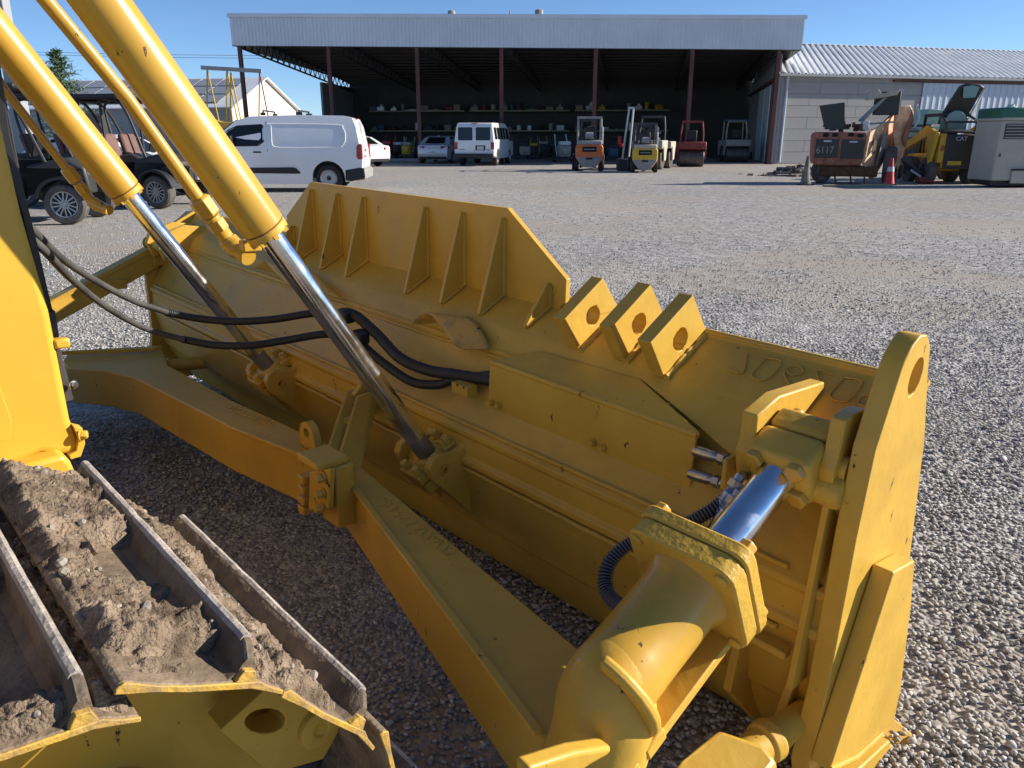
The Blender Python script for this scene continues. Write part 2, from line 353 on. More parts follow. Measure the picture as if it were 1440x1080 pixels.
# ================================================================== BULLDOZER (own frame: x along the blade, y forward, z up)
D = thing('bulldozer', 'yellow bulldozer filling the foreground, its wide front blade resting on the gravel', 'bulldozer')
D.matrix_world = Matrix.Translation(O) @ Matrix((ex, ey, ez)).transposed().to_4x4()
X1, X2 = -1.78, 2.085
def prof_y(z):   # back surface of the moldboard
    P_ = [(0, -.14), (.19, -.25), (.43, -.29), (.52, -.28), (.745, -.15), (.81, -.115), (.90, .03)]
    for (a, ya), (b_, yb) in zip(P_, P_[1:]):
        if z <= b_: return ya + (yb - ya) * (z - a) / (b_ - a)
    return .15
# --- blade
loop = [(-.13, -.01), (-.185, .07), (-.235, .165), (-.238, .185), (-.255, .20), (-.292, .405), (-.303, .415), (-.303, .432), (-.292, .442), (-.290, .500), (-.298, .507), (-.298, .523),
        (-.285, .533), (-.168, .735), (-.168, .752), (-.155, .757), (-.124, .806), (-.112, .816), (.0, .874), (.028, .890), (.030, .902), (.044, .902), (.03, .85), (-.04, .74), (-.12, .58), (-.175, .42), (-.16, .25), (-.08, .08), (.0, -.04), (-.09, -.04)]
mb = MB(); mb.prism([V((X1, y, z)) for y, z in loop], (X2 - X1, 0, 0))
blade = mb.build('blade', 'paint', D, bevel=.004, ang=28)
mb = MB(); mb.prism([V((X1, y, z)) for y, z in [(-.01, -.045), (.07, -.05), (.012, .05), (-.07, .09)]], (X2 - X1, 0, 0)); mb.build('cutting_edge', 'steel_worn', blade, bevel=.003)
# rolled rim along the top
MB().tube([(X1, .037, .900), (X2, .037, .900)], .009, 10).build('top_rim', 'paint', blade)
# weld beads along the horizontal seams
for (y, z) in ((-.3, .40), (-.286, .542), (-.17, .732)):
    pts = [V((X1 + .05 + i * .03, y + rng.normal(0, .0007), z + rng.normal(0, .0008))) for i in range(int((X2 - X1 - .1) / .03))]
    MB().tube(pts, [.006 + .0012 * rng.random() for _ in pts], 8).build('weld_bead', 'paint', blade)
def endplate(x, t_):
    pts = [(-.20, 1.035), (-.17, 1.05), (-.135, 1.045), (-.105, 1.015), (-.095, .975), (-.03, .80), (.035, .49), (.09, .30), (.13, .05), (.12, -.02), (-.22, -.02), (-.30, .03), (-.335, .14), (-.31, .31), (-.305, .67), (-.29, .85), (-.235, .995), (-.222, 1.015)]
    hole = circ((x, -.155, .965), (0, cos(1.2), sin(1.2)), (0, -sin(1.2), cos(1.2)), .038, 20, .027)
    return MB().prism([V((x, y, z)) for y, z in pts], (t_, 0, 0), [hole])
endplate(2.12, -.042).build('end_plate', 'paint', blade, bevel=.003)
MB().prism([V((X1 - .001, y, z)) for y, z in [(-.12, .86), (.02, .93), (.10, .92), (.10, .80), (.0, .49), (.07, .30), (.11, .05), (.10, -.02), (-.22, -.02), (-.30, .03), (-.335, .14), (-.31, .31), (-.305, .67), (-.22, .80)]], (-.036, 0, 0)).build('end_plate', 'paint', blade, bevel=.003)
# outer wear plate on the near end
pts = PX([(1257, 805), (1287, 788), (1282, 850), (1267, 970), (1257, 1017), (1240, 1030), (1200, 1068), (1166, 1085)], 2.163)
MB().prism(pts, (-.0425, 0, 0)).build('wear_plate', 'paint', blade, bevel=.004)
pts = PX([(1240, 1033), (1204, 1066), (1160, 1100), (1150, 1150), (1230, 1180), (1275, 1120)], 2.15)
MB().prism([q + V((.02, 0, -.004)) for q in pts], (-.045, 0, 0)).build('end_bit', 'paint', blade, bevel=.004)
MB().prism([V((2.09, .10, .03)), V((2.09, .15, -.01)), V((2.09, .17, -.06)), V((2.09, .04, -.06)), V((2.09, .04, .02))], (.10, .0, -.03)).build('end_bit', 'paint', blade, bevel=.004)
pts = [on(a, b_, 0, 2.165) for a, b_ in [(1240, 1032), (1204, 1065), (1168, 1082)]]
MB().tube(pts, .006, 8).build('weld_bead', 'paint', blade)
# --- spill guard with gussets
gy = .0
gp = PY([(436.5, 256), (713, 292.5), (796, 393), (794.5, 427), (788, 431)], gy); gp += [V((gp[-1].x, gy, .870)), V((-.80, gy, .870))] + PY([(403, 322), (403, 303)], gy)
guard = MB().prism(gp, (0, .02, 0)).build('spill_guard', 'paint', blade, bevel=.002)
for ga_, gb_ in ((170, 285), (255, 118), (375, 138), (495, 153), (780, 198), (950, 223), (1135, 248), (1345, 548)):
    q_ = on(360 + ga_ / 3.27, 230 + gb_ / 3.27, 1, gy); x, zt = q_.x, q_.z
    gb = V((x, gy, zt)); MB().prism([V((x, gy - .001, zt)), V((x, gy - .018, zt)), V((x, -.108, .828)), V((x, -.104, .818)), V((x, gy - .001, .871))], (.013, 0, 0)).build('gusset', 'paint', blade, bevel=.0015)
    MB().tube([V((x + .013, gy - .002, (.872 + (zt - .88) * k / 8))) for k in range(9)], .006, 8).build('weld_bead', 'paint', blade)
    MB().tube([V((x + .014, gy - .004 - k * .0120, .878 - k * .0062)) for k in range(9)], .006, 8).build('weld_bead', 'paint', blade)
# --- three lug blocks with holes
for (x, poly, hc, hr) in ((1.53, [(975, 415), (994, 467), (934, 531), (915, 482)], (957, 478), (.030, .024)),
                          (1.39, [(915, 400), (934, 444), (879, 508), (860, 461)], (899, 455), (.030, .024)), (1.23, [(848, 391), (871, 435), (814.5, 494.7), (793, 450)], (834, 444), (.028, .023))):
    P_ = PX(poly, x); c = on(*hc, 0, x); hole = []
    for k in range(22):
        a = 2 * pi * k / 22; rr = 1 + rng.normal(0, .035); hole.append(c + V((0, cos(a), sin(a))) * hr[0] * rr)
    MB().prism(P_, (-.042, 0, 0), [hole]).build('lug_block', 'paint', blade, bevel=.002, smooth=False)
    a, b_ = P_[1], P_[2]; pts = [a + (b_ - a) * (i / 14) + V((.004, rng.normal(0, .002), rng.normal(0, .002))) for i in range(15)]
    MB().tube(pts, [.008 + .004 * rng.random() for _ in pts], 7).build('weld_bead', 'paint_cast', blade)
# --- hose cover box
F = lambda q, y=-.245: on(*q, 1, y)
a, b_, c, d = F((689, 509)), F((979, 612)), F((969, 689)), F((686, 571)); hz = (0, -.40, .917)
e, f, g = onp(757, 493, a, hz), onp(900, 533, a, hz), onp(984, 607, a, hz)
mb = MB(); ft = lambda P_: mb.prism(P_, (0, .008, 0))
ft([a, b_, c, d]); mb.prism([a + V((0, .004, .003)), b_ + V((0, .004, .003)), g, f, e, a + V((.03, .045, .001))], (0, 0, -.008)); mb.prism([a + V((0, .009, -.001)), a + V((.03, .045, -.002)), d + V((.03, .05, 0)), d + V((0, .009, 0))], (.008, 0, 0))
cover = mb.build('hose_cover', 'paint', blade, bevel=.002)
MB().tube([a + V((0, .006, -.002)), b_ + V((0, .006, -.002))], .009, 12).build('folded_edge', 'paint', cover)
for q in ((692, 566), (702, 570), (834, 622), (848, 629)): MB().bolt(F(q, -.246), (0, -1, 0), .0088, .012).build('bolt', 'paint', cover)
# sloping fairing plate over the cylinder end
pl = (0, -.118, .812); nl = (0, -.60, .80)
q = [onp(900, 531, pl, nl), onp(1052, 657, pl, nl), onp(1072, 646, pl, nl), onp(1112, 605, pl, nl)]
q += [V((2.06, -.116, .811)), V((1.44, -.116, .811))]
MB().prism(q, (0, .006, -.008)).build('fairing_plate', 'paint', blade, bevel=.001)
# left upper corner deck and clevis lugs
MB().prism([on(254, 355, 1, -.17), on(327, 350, 1, -.08), on(300, 300, 1, .0), on(262, 296, 1, .02), on(226, 330, 1, -.12)], (0, 0, -.02)).build('corner_deck', 'paint', blade, bevel=.002)
for x in (-1.72, -1.56):
    p0 = V((x, -.28, .76)); MB().prism([p0 + V((0, a_, b__)) for a_, b__ in [(0, -.06), (-.03, .02), (0, .075), (.12, .115), (.27, .09), (.23, .03), (.12, -.02)]], (.035, 0, 0)).build('clevis_lug', 'paint', blade, bevel=.003)
MB().cyl((-1.80, -.26, .76), (-1.46, -.26, .76), .026).bolt((-1.80, -.26, .76), (-1, 0, 0), .026).build('clevis_pin', 'paint', blade, bevel=.002)
# curved deflector tabs
def sheet(name, A, B, th, m='paint', parent=None, n=8):
    A = smoothpath(A, n); B = smoothpath(B, n); mb = MB(); k = len(A); W_ = 6
    vs = [A[i].lerp(B[i], j / W_) for i in range(k) for j in range(W_ + 1)]
    mb.add(vs, [(i * (W_ + 1) + j, i * (W_ + 1) + j + 1, (i + 1) * (W_ + 1) + j + 1, (i + 1) * (W_ + 1) + j) for i in range(k - 1) for j in range(W_)])
    o = mb.build(name, m, parent, ang=60); s = o.modifiers.new('solid', 'SOLIDIFY'); s.thickness = th; s.offset = 0; return o
M['paint_dirty'] = mat('yellow_paint_scuffed', (.50, .30, .06), .6, vscale=14, col2=(.20, .17, .09), bump=.3, bscale=70, chips=((.03, .02, .015), 30, .63))
M['paint_dirty'].node_tree.nodes['Color Ramp'].color_ramp.elements[0].position = .5
A = [on(577, 461, 1, -.16), on(584, 449, 1, -.175), on(596, 440, 1, -.185), on(608, 445, 1, -.19), on(622, 463, 1, -.20), on(636, 481, 1, -.215), on(651, 491, 1, -.225)]
B_ = [on(640, 447, 1, -.125), on(650, 447, 1, -.13), on(660, 447, 1, -.135), on(668, 452, 1, -.145), on(676, 463, 1, -.16), on(683, 477, 1, -.175), on(689, 491, 1, -.19)]
sheet('hose_deflector', A, B_, .006, 'paint_dirty', blade)
A2 = [on(352, 374, 1, -.16), on(357, 369, 1, -.175), on(365, 366, 1, -.185), on(374, 369, 1, -.19), on(382, 378, 1, -.20), on(392, 388, 1, -.215), on(402, 396, 1, -.225)]
B2 = [q + V((.42, .02, .0)) for q in A2[:3]] + [q + V((.42, .03, -.01)) for q in A2[3:]]
sheet('hose_deflector', A2, B2, .006, 'paint', blade)
# weld-bead numbers
SEG = {'0': [[(0, 0), (0, 1), (.6, 1), (.6, 0), (0, 0)]], '2': [[(0, .85), (.3, 1), (.6, .8), (0, 0), (.6, 0)]], '5': [[(.6, 1), (0, 1), (0, .55), (.45, .6), (.6, .3), (.4, 0), (0, 0)]], '7': [[(0, 1), (.6, 1), (.2, 0)]],
       '6': [[(.55, 1), (.1, .6), (0, .2), (.3, 0), (.6, .25), (.3, .5), (.05, .35)]], '9': [[(.1, 0), (.55, .5), (.6, .8), (.3, 1), (0, .75), (.3, .5), (.58, .7)]], '3': [[(0, 1), (.6, 1), (.25, .6), (.6, .3), (.3, 0), (0, .1)]], '-': [[(0, .5), (.5, .5)]]}
def bead_text(txt, p, right, up, h, parent, r=.004, m='paint'):
    mb = MB(); p = V(p); right = V(right).normalized(); up = V(up).normalized()
    for i, ch in enumerate(txt):
        for st in SEG[ch]:
            pts = smoothpath([p + right * (i * h * .95 + a_ * h) + up * (b__ * h) for a_, b__ in st], 3)
            mb.tube(pts, [r * (.75 + .4 * rng.random()) for _ in pts], 6)
    return mb.build('weld_bead_number', m, parent)
sl_r = V((1, 0, 0)); sl_u = V((0, -.2, -.104))
bead_text('706205', V((1.66, .004, .880)), sl_r, sl_u, .068, blade, .0021)
# --- lift cylinder brackets on the blade
brk = [(609, 648.5), (618, 639.5), (639, 638), (652, 630), (657, 613.5), (664, 613), (675, 734), (639, 700), (608, 675), (604.5, 661)]
brk3 = PX(brk, .93); bc = on(626, 661, 0, .93)
Er = on(600, 637, 0, .835); El = on(376, 515, 0, -.235)
def rod_end(E, dirv, brk_pts, bcen, dx):
    dirv = dirv.normalized()
    o1 = MB().prism([q + V((dx, 0, 0)) for q in brk_pts], (-.028, 0, 0)).build('lift_bracket', 'paint', blade, bevel=.003)
    MB().prism([q + V((dx - .19, 0, 0)) for q in brk_pts], (.028, 0, 0)).build('lift_bracket', 'paint', blade, bevel=.003)
    c = bcen + V((dx, 0, 0)); MB().lathe(c + V((-.002, 0, 0)), (1, 0, 0), [(0, .016), (.006, .016), (.006, .011), (.002, .010)], 20).cyl(c + V((-.21, 0, 0)), c, .02).build('pin', 'paint', blade)
    pts = [q + V((dx + .002, 0, 0)) for q in (brk_pts[5], brk_pts[6])]
    MB().tube([pts[0].lerp(pts[1], k / 8) for k in range(9)], .007, 8).build('weld_bead', 'paint', blade)
rod_end(Er, V((0, -.5, .83)), brk3, bc, 0)
DXL = -1.065
rod_end(El, V((0, -.5, .83)), brk3, bc, DXL)
# horizontal reinforcing seams at the right end of the moldboard
MB().box((1.98, -.315, .36), (.10, .03, .018)).build('reinforcing_strip', 'paint', blade, bevel=.004)
for x, z0, z1, dep in ((1.70, .02, .40, .05), (1.90, .0, .55, .05)):
    MB().prism([V((x, prof_y(z0) + .01, z0)), V((x, prof_y(z0) - dep * .3, z0)), V((x, prof_y(.25) - dep - .02, .2)), V((x, prof_y(z1) - .012, z1)), V((x, prof_y(z1) + .01, z1))], (.02, 0, 0)).build('stiffener', 'paint', blade, bevel=.002)
MB().prism([V((2.03, -.26, .98)), V((2.03, -.30, .66)), V((2.03, -.30, .3)), V((2.03, -.33, .12)), V((2.03, -.2, .0)), V((2.03, -.1, .2)), V((2.03, -.1, .85))], (.02, 0, 0))
# curved foot plate near the end (lower right)
MB().prism(PX([(1135, 905), (1100, 1015), (1083, 1060), (1098, 1066), (1132, 1010), (1142, 960)], 2.04), (-.02, 0, 0)).build('stiffener', 'paint', blade, bevel=.003)
# --- lift cylinders
def lift(E, bx, name_p, barrel_end, barrel_top, rr, rb):
    d = (barrel_top - E).normalized(); L_ = (barrel_top - E).length; lb = (barrel_end - E).dot(d)
    bl = MB().lathe(E, d, [(lb + .010, rb * .93), (lb + .014, rb), (lb + .016, rb), (L_, rb)], 40).build('lift_cylinder', 'paint_gloss', D)
    MB().lathe(E, d, [(lb - .012, rb * .80), (lb - .012, rb * .95), (lb + .004, rb * .97), (lb + .011, rb * .9)], 32).build('gland', 'paint', bl, bevel=.001)
    mb = MB().lathe(E, d, [(lb + .004, rb * .925), (lb + .0105, rb * .95)], 32).build('seam', 'gasket', bl)
    for k in range(8):
        u, w_ = frames(d); a_ = 2 * pi * k / 8; q = E + d * (lb - .014) + (u * cos(a_) + w_ * sin(a_)) * rb * .86
        MB().box(q, (.012, .012, .012), Matrix((u, w_, d)).transposed()).build('gland_notch', 'paint', bl)
    MB().lathe(E, d, [(.075, rr), (lb, rr)], 40).build('rod', 'chrome', bl)
    MB().lathe(E, d, [(-.01, rr * .99), (.076, rr * .99)], 40).build('rod_end', 'chrome_dull', bl)
    # trunnion cap clamped round the pin
    mb = MB(); side = V((1, 0, 0)); fr = d.cross(side).normalized()   # fr points away from the blade side
    mb.lathe(E - d * .02, d, [(-.03, rr * 1.25), (.0, rr * 1.75), (.018, rr * 1.6), (.026, rr * 1.18), (.024, rr * 1.02)], 28)
    cc = E - d * .055
    mb.lathe(cc - side * .078, side, [(0, .044), (.01, .056), (.146, .056), (.156, .044)], 28)
    for s in (-1, 1):
        mb.box(E - d * .022 + fr * s * .062, (.10, .052, .034), Matrix((side, fr, d)).transposed())
        mb.box(E - d * .066 + fr * s * .060, (.10, .046, .044), Matrix((side, fr, d)).transposed())
    cap = mb.build('rod_clamp', 'paint', bl, bevel=.006, seg=3)
    for s in (-1, 1):
        for t2 in (-1, 1): MB().bolt(E - d * .004 + fr * s * .068 + side * t2 * .030, d, .0135, .02).build('bolt', 'paint', bl)
    return bl, d
Rtop = on(140, 0, 0, .75); Rend = on(366, 325, 0, .762)
dR = (Rtop - Er).normalized(); Rfar = Rtop + dR * .9
lc1, dR = lift(Er, 0, '', Rend, Rfar, .031, .0555)
Ltop = on(0, 52, 0, -.30); Lend = on(172, 275, 0, -.27)
dL = (Ltop - El).normalized(); Lfar = Ltop + dL * .9
lc2, dL = lift(El, 0, '', Lend, Lfar, .031, .0555)
# rigid oil pipes with union nuts
def oil_pipe(pts, r, parent, nuts, elbow):
    P_ = [V(q) for q in pts]; MB().tube(P_, r, 18).build('oil_pipe', 'paint_gloss', parent)
    d = (P_[-1] - P_[-2]).normalized(); q = P_[-1]
    mb = MB().lathe(q - d * .03, d, [(0, r * 1.35), (.006, r * 1.75), (.05, r * 1.75), (.055, r * 1.4)], 6).lathe(q + d * .027, d, [(0, r * 1.25), (.012, r * 1.25)], 14).lathe(q + d * .038, d, [(0, r * 1.5), (.03, r * 1.5)], 6)
    mb.build('union_nut', 'paint_gloss', parent, bevel=.0015)
    el = smoothpath([q + d * .06, q + d * .10, q + d * .12 + elbow * .4, q + d * .13 + elbow], 5)
    MB().tube(el, [r * 1.25] * 5 + [r * 1.55] * 6 + [r * 1.3] * (len(el) - 11), 16).build('elbow', 'paint_gloss', parent)
px1 = [on(-60, -150, 0, .60), on(60, -5, 0, .60), on(180, 140, 0, .61), on(288, 292, 0, .62)]
oil_pipe(px1, .0165, lc1, 0, V((.08, .0, -.01)))
MB().box(on(352, 345, 0, .70), (.03, .05, .03)).build('port_block', 'paint_gloss', lc1, bevel=.004)
px2 = [on(-60, 20, 0, -.37), on(8, 128, 0, -.37), on(101, 247, 0, -.36)]
oil_pipe(px2, .0135, lc2, 0, V((.06, .02, .0)))

# --- C-frame: near and far arms, centre pivot
zt = .42
def arm(name, tops, dz, m='paint'):
    return MB().prism(tops, (0, 0, dz)).build(name, m, D, bevel=.006)
near = [on(474, 657, 2, zt), on(487, 650, 2, zt), on(500, 649, 2, zt), on(817.8, 915.6, 2, zt), on(860, 955, 2, zt), on(850, 1110, 2, zt), on(755.6, 1027, 2, zt)]
na = arm('push_arm', near, -.175)
far_ = [on(443, 647, 2, .42), on(320, 598, 2, .385), on(190, 531, 2, .33), on(147, 521, 2, .32), on(95, 517, 2, .30), on(88, 508, 2, .30), on(93, 499, 2, .30), on(228, 491, 2, .30), on(236, 513, 2, .31), on(327, 563, 2, .37), on(473, 630, 2, .42)]
fa = arm('push_arm', far_, -.175)
e0 = on(93, 498, 2, .31); e1 = on(229, 490.5, 2, .31)
MB().prism([e0, e1, e1 + V((.02, -.05, 0)), e0 + V((0, -.04, 0))], (0, 0, .018)).build('cap_strip', 'paint', fa, bevel=.003)
# flange strips that stand a little proud along the arm tops
def strip(pa, pb, wdt, h, parent):
    MB().bar(pa, pb, wdt, h).build('flange_strip', 'paint', parent, bevel=.003)
strip(on(479, 661, 2, .424), on(757, 1031, 2, .424), .02, .012, na)
strip(on(323, 600, 2, .389), on(440, 646, 2, .424), .018, .012, fa)
bead_text('5052220902', on(532, 708, 2, .421), on(640, 792, 2, .421) - on(532, 708, 2, .421), on(560, 700, 2, .421) - on(532, 722, 2, .421), .038, na, .0016)
bead_text('0022220302', on(318, 573, 2, .383), on(400, 605, 2, .41) - on(318, 573, 2, .383), on(330, 568, 2, .385) - on(318, 578, 2, .383), .035, fa, .0016)
# far joint pin to the left end of the blade
MB().lathe(on(232, 515, 1, -.42), V((.35, 1, 0)), [(0, .03), (.02, .045), (.03, .032), (.2, .032)], 20).build('ball_joint', 'paint', fa, bevel=.002)
# centre pivot
piv = MB()
Y0 = -.72
c0 = on(455, 690, 1, Y0)
piv.box(c0 + V((.010, .040, -.01)), (.09, .06, .19))
pv = piv.build('pivot_block', 'paint', D, bevel=.006)
MB().box(c0 + V((-.012, .01, .095)), (.115, .10, .022)).build('pivot_cap', 'paint', pv, bevel=.006)
MB().prism(PY([(443, 661), (472, 657), (470, 712), (441, 716)], Y0 - .004), (0, -.018, 0)).build('clamp_plate', 'paint', pv, bevel=.004)
for q in ((455, 671), (454, 693), (453, 713)): MB().bolt(on(*q, 1, Y0 - .024), (0, -1, 0), .0125, .02).build('bolt', 'paint', pv)
for k, yy in enumerate((672, 686, 701, 714)):
    MB().box(on(433, yy, 1, Y0 - .005), (.038, .05, .024)).build('shim_block', 'paint_cast', pv, bevel=.005)
# twin stabiliser link from the pivot up to the blade
la, lb_ = on(483, 648, 1, -.60), on(511, 562, 1, -.34)
for dx in (-.055, .012):
    P_ = [la + V((dx, -.045, -.02)), la + V((dx, .045, -.03)), lb_ + V((dx, .04, -.02)), lb_ + V((dx, .02, .03)), lb_ + V((dx, -.035, .025))]
    MB().prism(P_, (.012, 0, 0)).build('stabiliser_link', 'paint', pv, bevel=.002)
for q in (la, lb_): MB().lathe(q + V((.024, .0, .0)), (1, 0, 0), [(0, .020), (.008, .020), (.008, .012), (.012, .010)], 18).cyl(q + V((-.06, 0, 0)), q + V((.02, 0, 0)), .018).build('pin', 'paint', pv)
MB().box(la.lerp(lb_, .62) + V((-.016, 0, 0)), (.05, .06, .01)).build('link_spacer', 'paint', pv)
MB().prism([lb_ + V((-.03, .01, -.05)), lb_ + V((-.03, -.03, .02)), lb_ + V((-.03, 0, .05)), lb_ + V((-.03, .1, .05)), lb_ + V((-.03, .1, -.12))], (.022, 0, 0)).build('link_bracket', 'paint', blade, bevel=.002)
# lifting ear on the far arm
ea = on(432, 629, 2, .42); P_ = [ea + V(q) for q in [(-.05, 0, -.005), (-.045, 0, .05), (-.03, 0, .075), (0, 0, .087), (.03, 0, .075), (.045, 0, .05), (.055, 0, -.005)]]
MB().prism(P_, (0, .026, 0), [circ(ea + V((0, 0, .048)), (1, 0, 0), (0, 0, 1), .017)]).build('lifting_ear', 'paint', fa, bevel=.002)
# --- upper left brace
MB().bar(on(-60, 508, 0, -1.80), on(243, 345, 0, -1.80), .085, .11).build('side_brace', 'paint', D, bevel=.004)
MB().bar(on(-60, 490, 0, -1.80), on(222, 346, 0, -1.80), .10, .012).build('brace_flange', 'paint', D, bevel=.002)
for px_, py_ in ((228, 366), (165, 400)): MB().box(on(px_, py_, 0, -1.745), (.02, .09, .05)).build('brace_gusset', 'paint', D, bevel=.003)
MB().cyl(on(238, 350, 0, -1.72), on(238, 350, 0, -1.5), .05).bolt(on(228, 349, 0, -1.55), (.3, -1, 0), .018).build('brace_pin', 'paint', D, bevel=.004)

# --- tilt cylinder at the near end
TX = 1.965
A = on(1108, 652, 0, TX); Bt = on(792, 1043, 0, TX)
td = (Bt - A).normalized(); sx_ = V((1, 0, 0)); sx_ = (sx_ - td * sx_.dot(td)).normalized(); up = sx_.cross(td).normalized()
if up.z < 0: up = -up
MT = Matrix((sx_, td, up)).transposed()
fl = (on(1000, 818, 0, TX) - A).dot(td)
RB = .073
barrel = MB().lathe(A, td, [(fl + .06, RB * 1.2), (fl + .075, RB * 1.1), (fl + .095, RB), (fl + .23, RB), (fl + .232, RB * 1.012), (fl + .27, RB * 1.012), (fl + .285, RB * 1.04), (fl + .31, RB * .98), (fl + .33, RB * .8), (fl + .335, RB * .3)], 56).build('tilt_cylinder', 'paint_gloss', D, ang=50)
MB().lathe(A, td, [(.03, .0385), (fl, .0385)], 48).build('rod', 'chrome', barrel)
MB().lathe(A, td, [(fl - .012, .047), (fl + .004, .062), (fl + .01, .062)], 36).build('gland', 'paint', barrel, bevel=.002)
def plate_sq(t0, th, h, r, name, m='paint_cast', sq=1.0):
    P_ = []
    for cx, cy, a0 in ((1, 1, 0), (-1, 1, 90), (-1, -1, 180), (1, -1, 270)):
        for k in range(5):
            a_ = R(a0 + 90 * k / 4); P_.append(A + td * t0 + sx_ * (cx * (h - r) + r * cos(a_)) + up * (cy * (h * sq - r) + r * sin(a_)))
    return MB().prism(P_, td * th).build(name, m, barrel, bevel=.004, ang=40)
plate_sq(fl, .028, .113, .030, 'flange_plate'); plate_sq(fl + .0295, .038, .111, .036, 'flange_plate')
for a_, b__ in ((1, 1), (-1, 1), (1, -1), (-1, -1)):
    q = A + td * fl + sx_ * a_ * .088 + up * b__ * .088
    MB().lathe(q + td * .002, -td, [(0, .017), (.018, .017), (.022, .013)], 6).build('bolt', 'paint_gloss', barrel, bevel=.0015)
    MB().lathe(q + td * .0665, td, [(0, .012), (.006, .012), (.008, .008)], 18).build('bolt', 'paint', barrel, bevel=.001)
# yoke that carries the barrel
def arc_pts(t0, r, a0, a1, n=14): return [A + td * t0 + (sx_ * cos(R(a0 + (a1 - a0) * k / n)) + up * sin(R(a0 + (a1 - a0) * k / n))) * r for k in range(n + 1)]
o_ = arc_pts(fl + .285, RB * 1.42, -55, 80, 20); i_ = arc_pts(fl + .285, RB * 1.0, 80, -55, 20)
MB().prism(o_ + i_, td * .020).build('yoke_rim', 'paint', barrel, bevel=.007, seg=3)
cp = smoothpath([A + td * (fl + .22), A + td * (fl + .285), on(842, 1045, 0, TX), on(812, 1120, 0, TX), on(790, 1230, 0, TX)], 6)
MB().tube(cp, [.055 + .030 * min(1, i / 8) for i in range(len(cp))], 40).build('yoke_casting', 'paint', barrel, ang=60)
MB().prism([on(*q_, 0, TX + .075) for q_ in ((745, 1080), (812, 1058), (862, 1050), (858, 1062), (830, 1078), (800, 1100), (745, 1110))], (-.03, 0, 0)).build('casting_web', 'paint', barrel, bevel=.008, seg=3)
MB().bar(A + td * (fl + .06) + sx_ * .055 - up * .10, A + td * (fl + .55) + sx_ * .055 - up * .10, .045, .022, up).build('oil_rail', 'paint', barrel, bevel=.003)
MB().box(A + td * (fl + .30) + sx_ * .075 - up * .085, (.022, .05, .03), MT).box(A + td * (fl + .36) + sx_ * .075 - up * .085, (.022, .03, .03), MT).build('port_block', 'paint', barrel, bevel=.004)
# clevis cap of the tilt rod
clv = MB().box(A + td * .0, (.136, .085, .112), MT)
cl = clv.build('rod_clamp', 'paint', barrel, bevel=.016, seg=4)
MB().box(A - td * .075, (.130, .058, .108), MT).build('rod_clamp_cap', 'paint', barrel, bevel=.014, seg=4)
for a_, b__ in ((-1, 1), (1, 1), (1, -1), (-1, -1)):
    q = A + td * .042 + sx_ * a_ * .043 + up * b__ * .036
    MB().lathe(q, td, [(0, .021), (.013, .021), (.016, .016)], 6).build('bolt', 'paint_gloss', barrel, bevel=.001)
for a_ in (-1, 1):
    q = A - td * .10 + sx_ * a_ * .042 + up * .02
    MB().lathe(q, -td, [(0, .019), (.012, .019), (.012, .015), (.026, .013)], 14).build('nut', 'paint', barrel, bevel=.002)
pinc = A - td * .035
MB().cyl(pinc - sx_ * .10, pinc + sx_ * .11, .026).build('clevis_pin', 'paint', barrel)
# clevis lugs on the blade
lug = PX([(1190, 592), (1200, 584), (1214, 576), (1236, 578), (1222, 640), (1210, 700), (1200, 760), (1194, 850), (1180, 850), (1180, 770), (1180, 728), (1170, 700), (1172, 664), (1180, 640)], 2.062)
MB().prism(lug, (-.030, 0, 0)).build('clevis_lug', 'paint', blade, bevel=.003)
bcn = on(1181, 693, 0, 2.068); MB().lathe(bcn + V((-.05, 0, 0)), (1, 0, 0), [(0, .030), (.004, .034), (.045, .036), (.058, .033), (.062, .026)], 28).build('boss', 'paint_cast', blade)
lugL = PX([(1097, 557), (1160, 537), (1159, 549), (1112, 606), (1096, 640), (1090, 690), (1074, 700), (1056, 672), (1055, 640), (1062, 618), (1065, 585)], 1.90)
MB().prism(lugL, (-.036, 0, 0)).build('clevis_lug', 'paint', blade, bevel=.004)
MB().prism([V((2.048, -.2, .80)), V((2.048, -.2, .3)), V((2.048, -.34, .3)), V((2.048, -.30, .80))], (.012, 0, 0)).build('stiffener', 'paint', blade)
# push-arm end cap and trunnion ball at the bottom
pc = on(1030, 1050, 2, .30)
mb = MB(); q = [on(960, 1065, 2, .33), on(1010, 1022, 2, .34), on(1075, 1043, 2, .33), on(1098, 1072, 2, .31), on(1060, 1120, 2, .29), on(980, 1130, 2, .29), on(930, 1100, 2, .31)]
mb.prism(q, (0, 0, -.22)).build('arm_end_cap', 'paint', D, bevel=.014, seg=3)
tb = on(1092, 1040, 2, .20); MB().lathe(tb + V((-.02, -.09, 0)), V((.15, 1, .05)), [(0, .035), (.05, .037), (.055, .043), (.08, .045), (.09, .038), (.12, .032), (.2, .032)], 28).build('trunnion_ball', 'paint', D, bevel=.003)

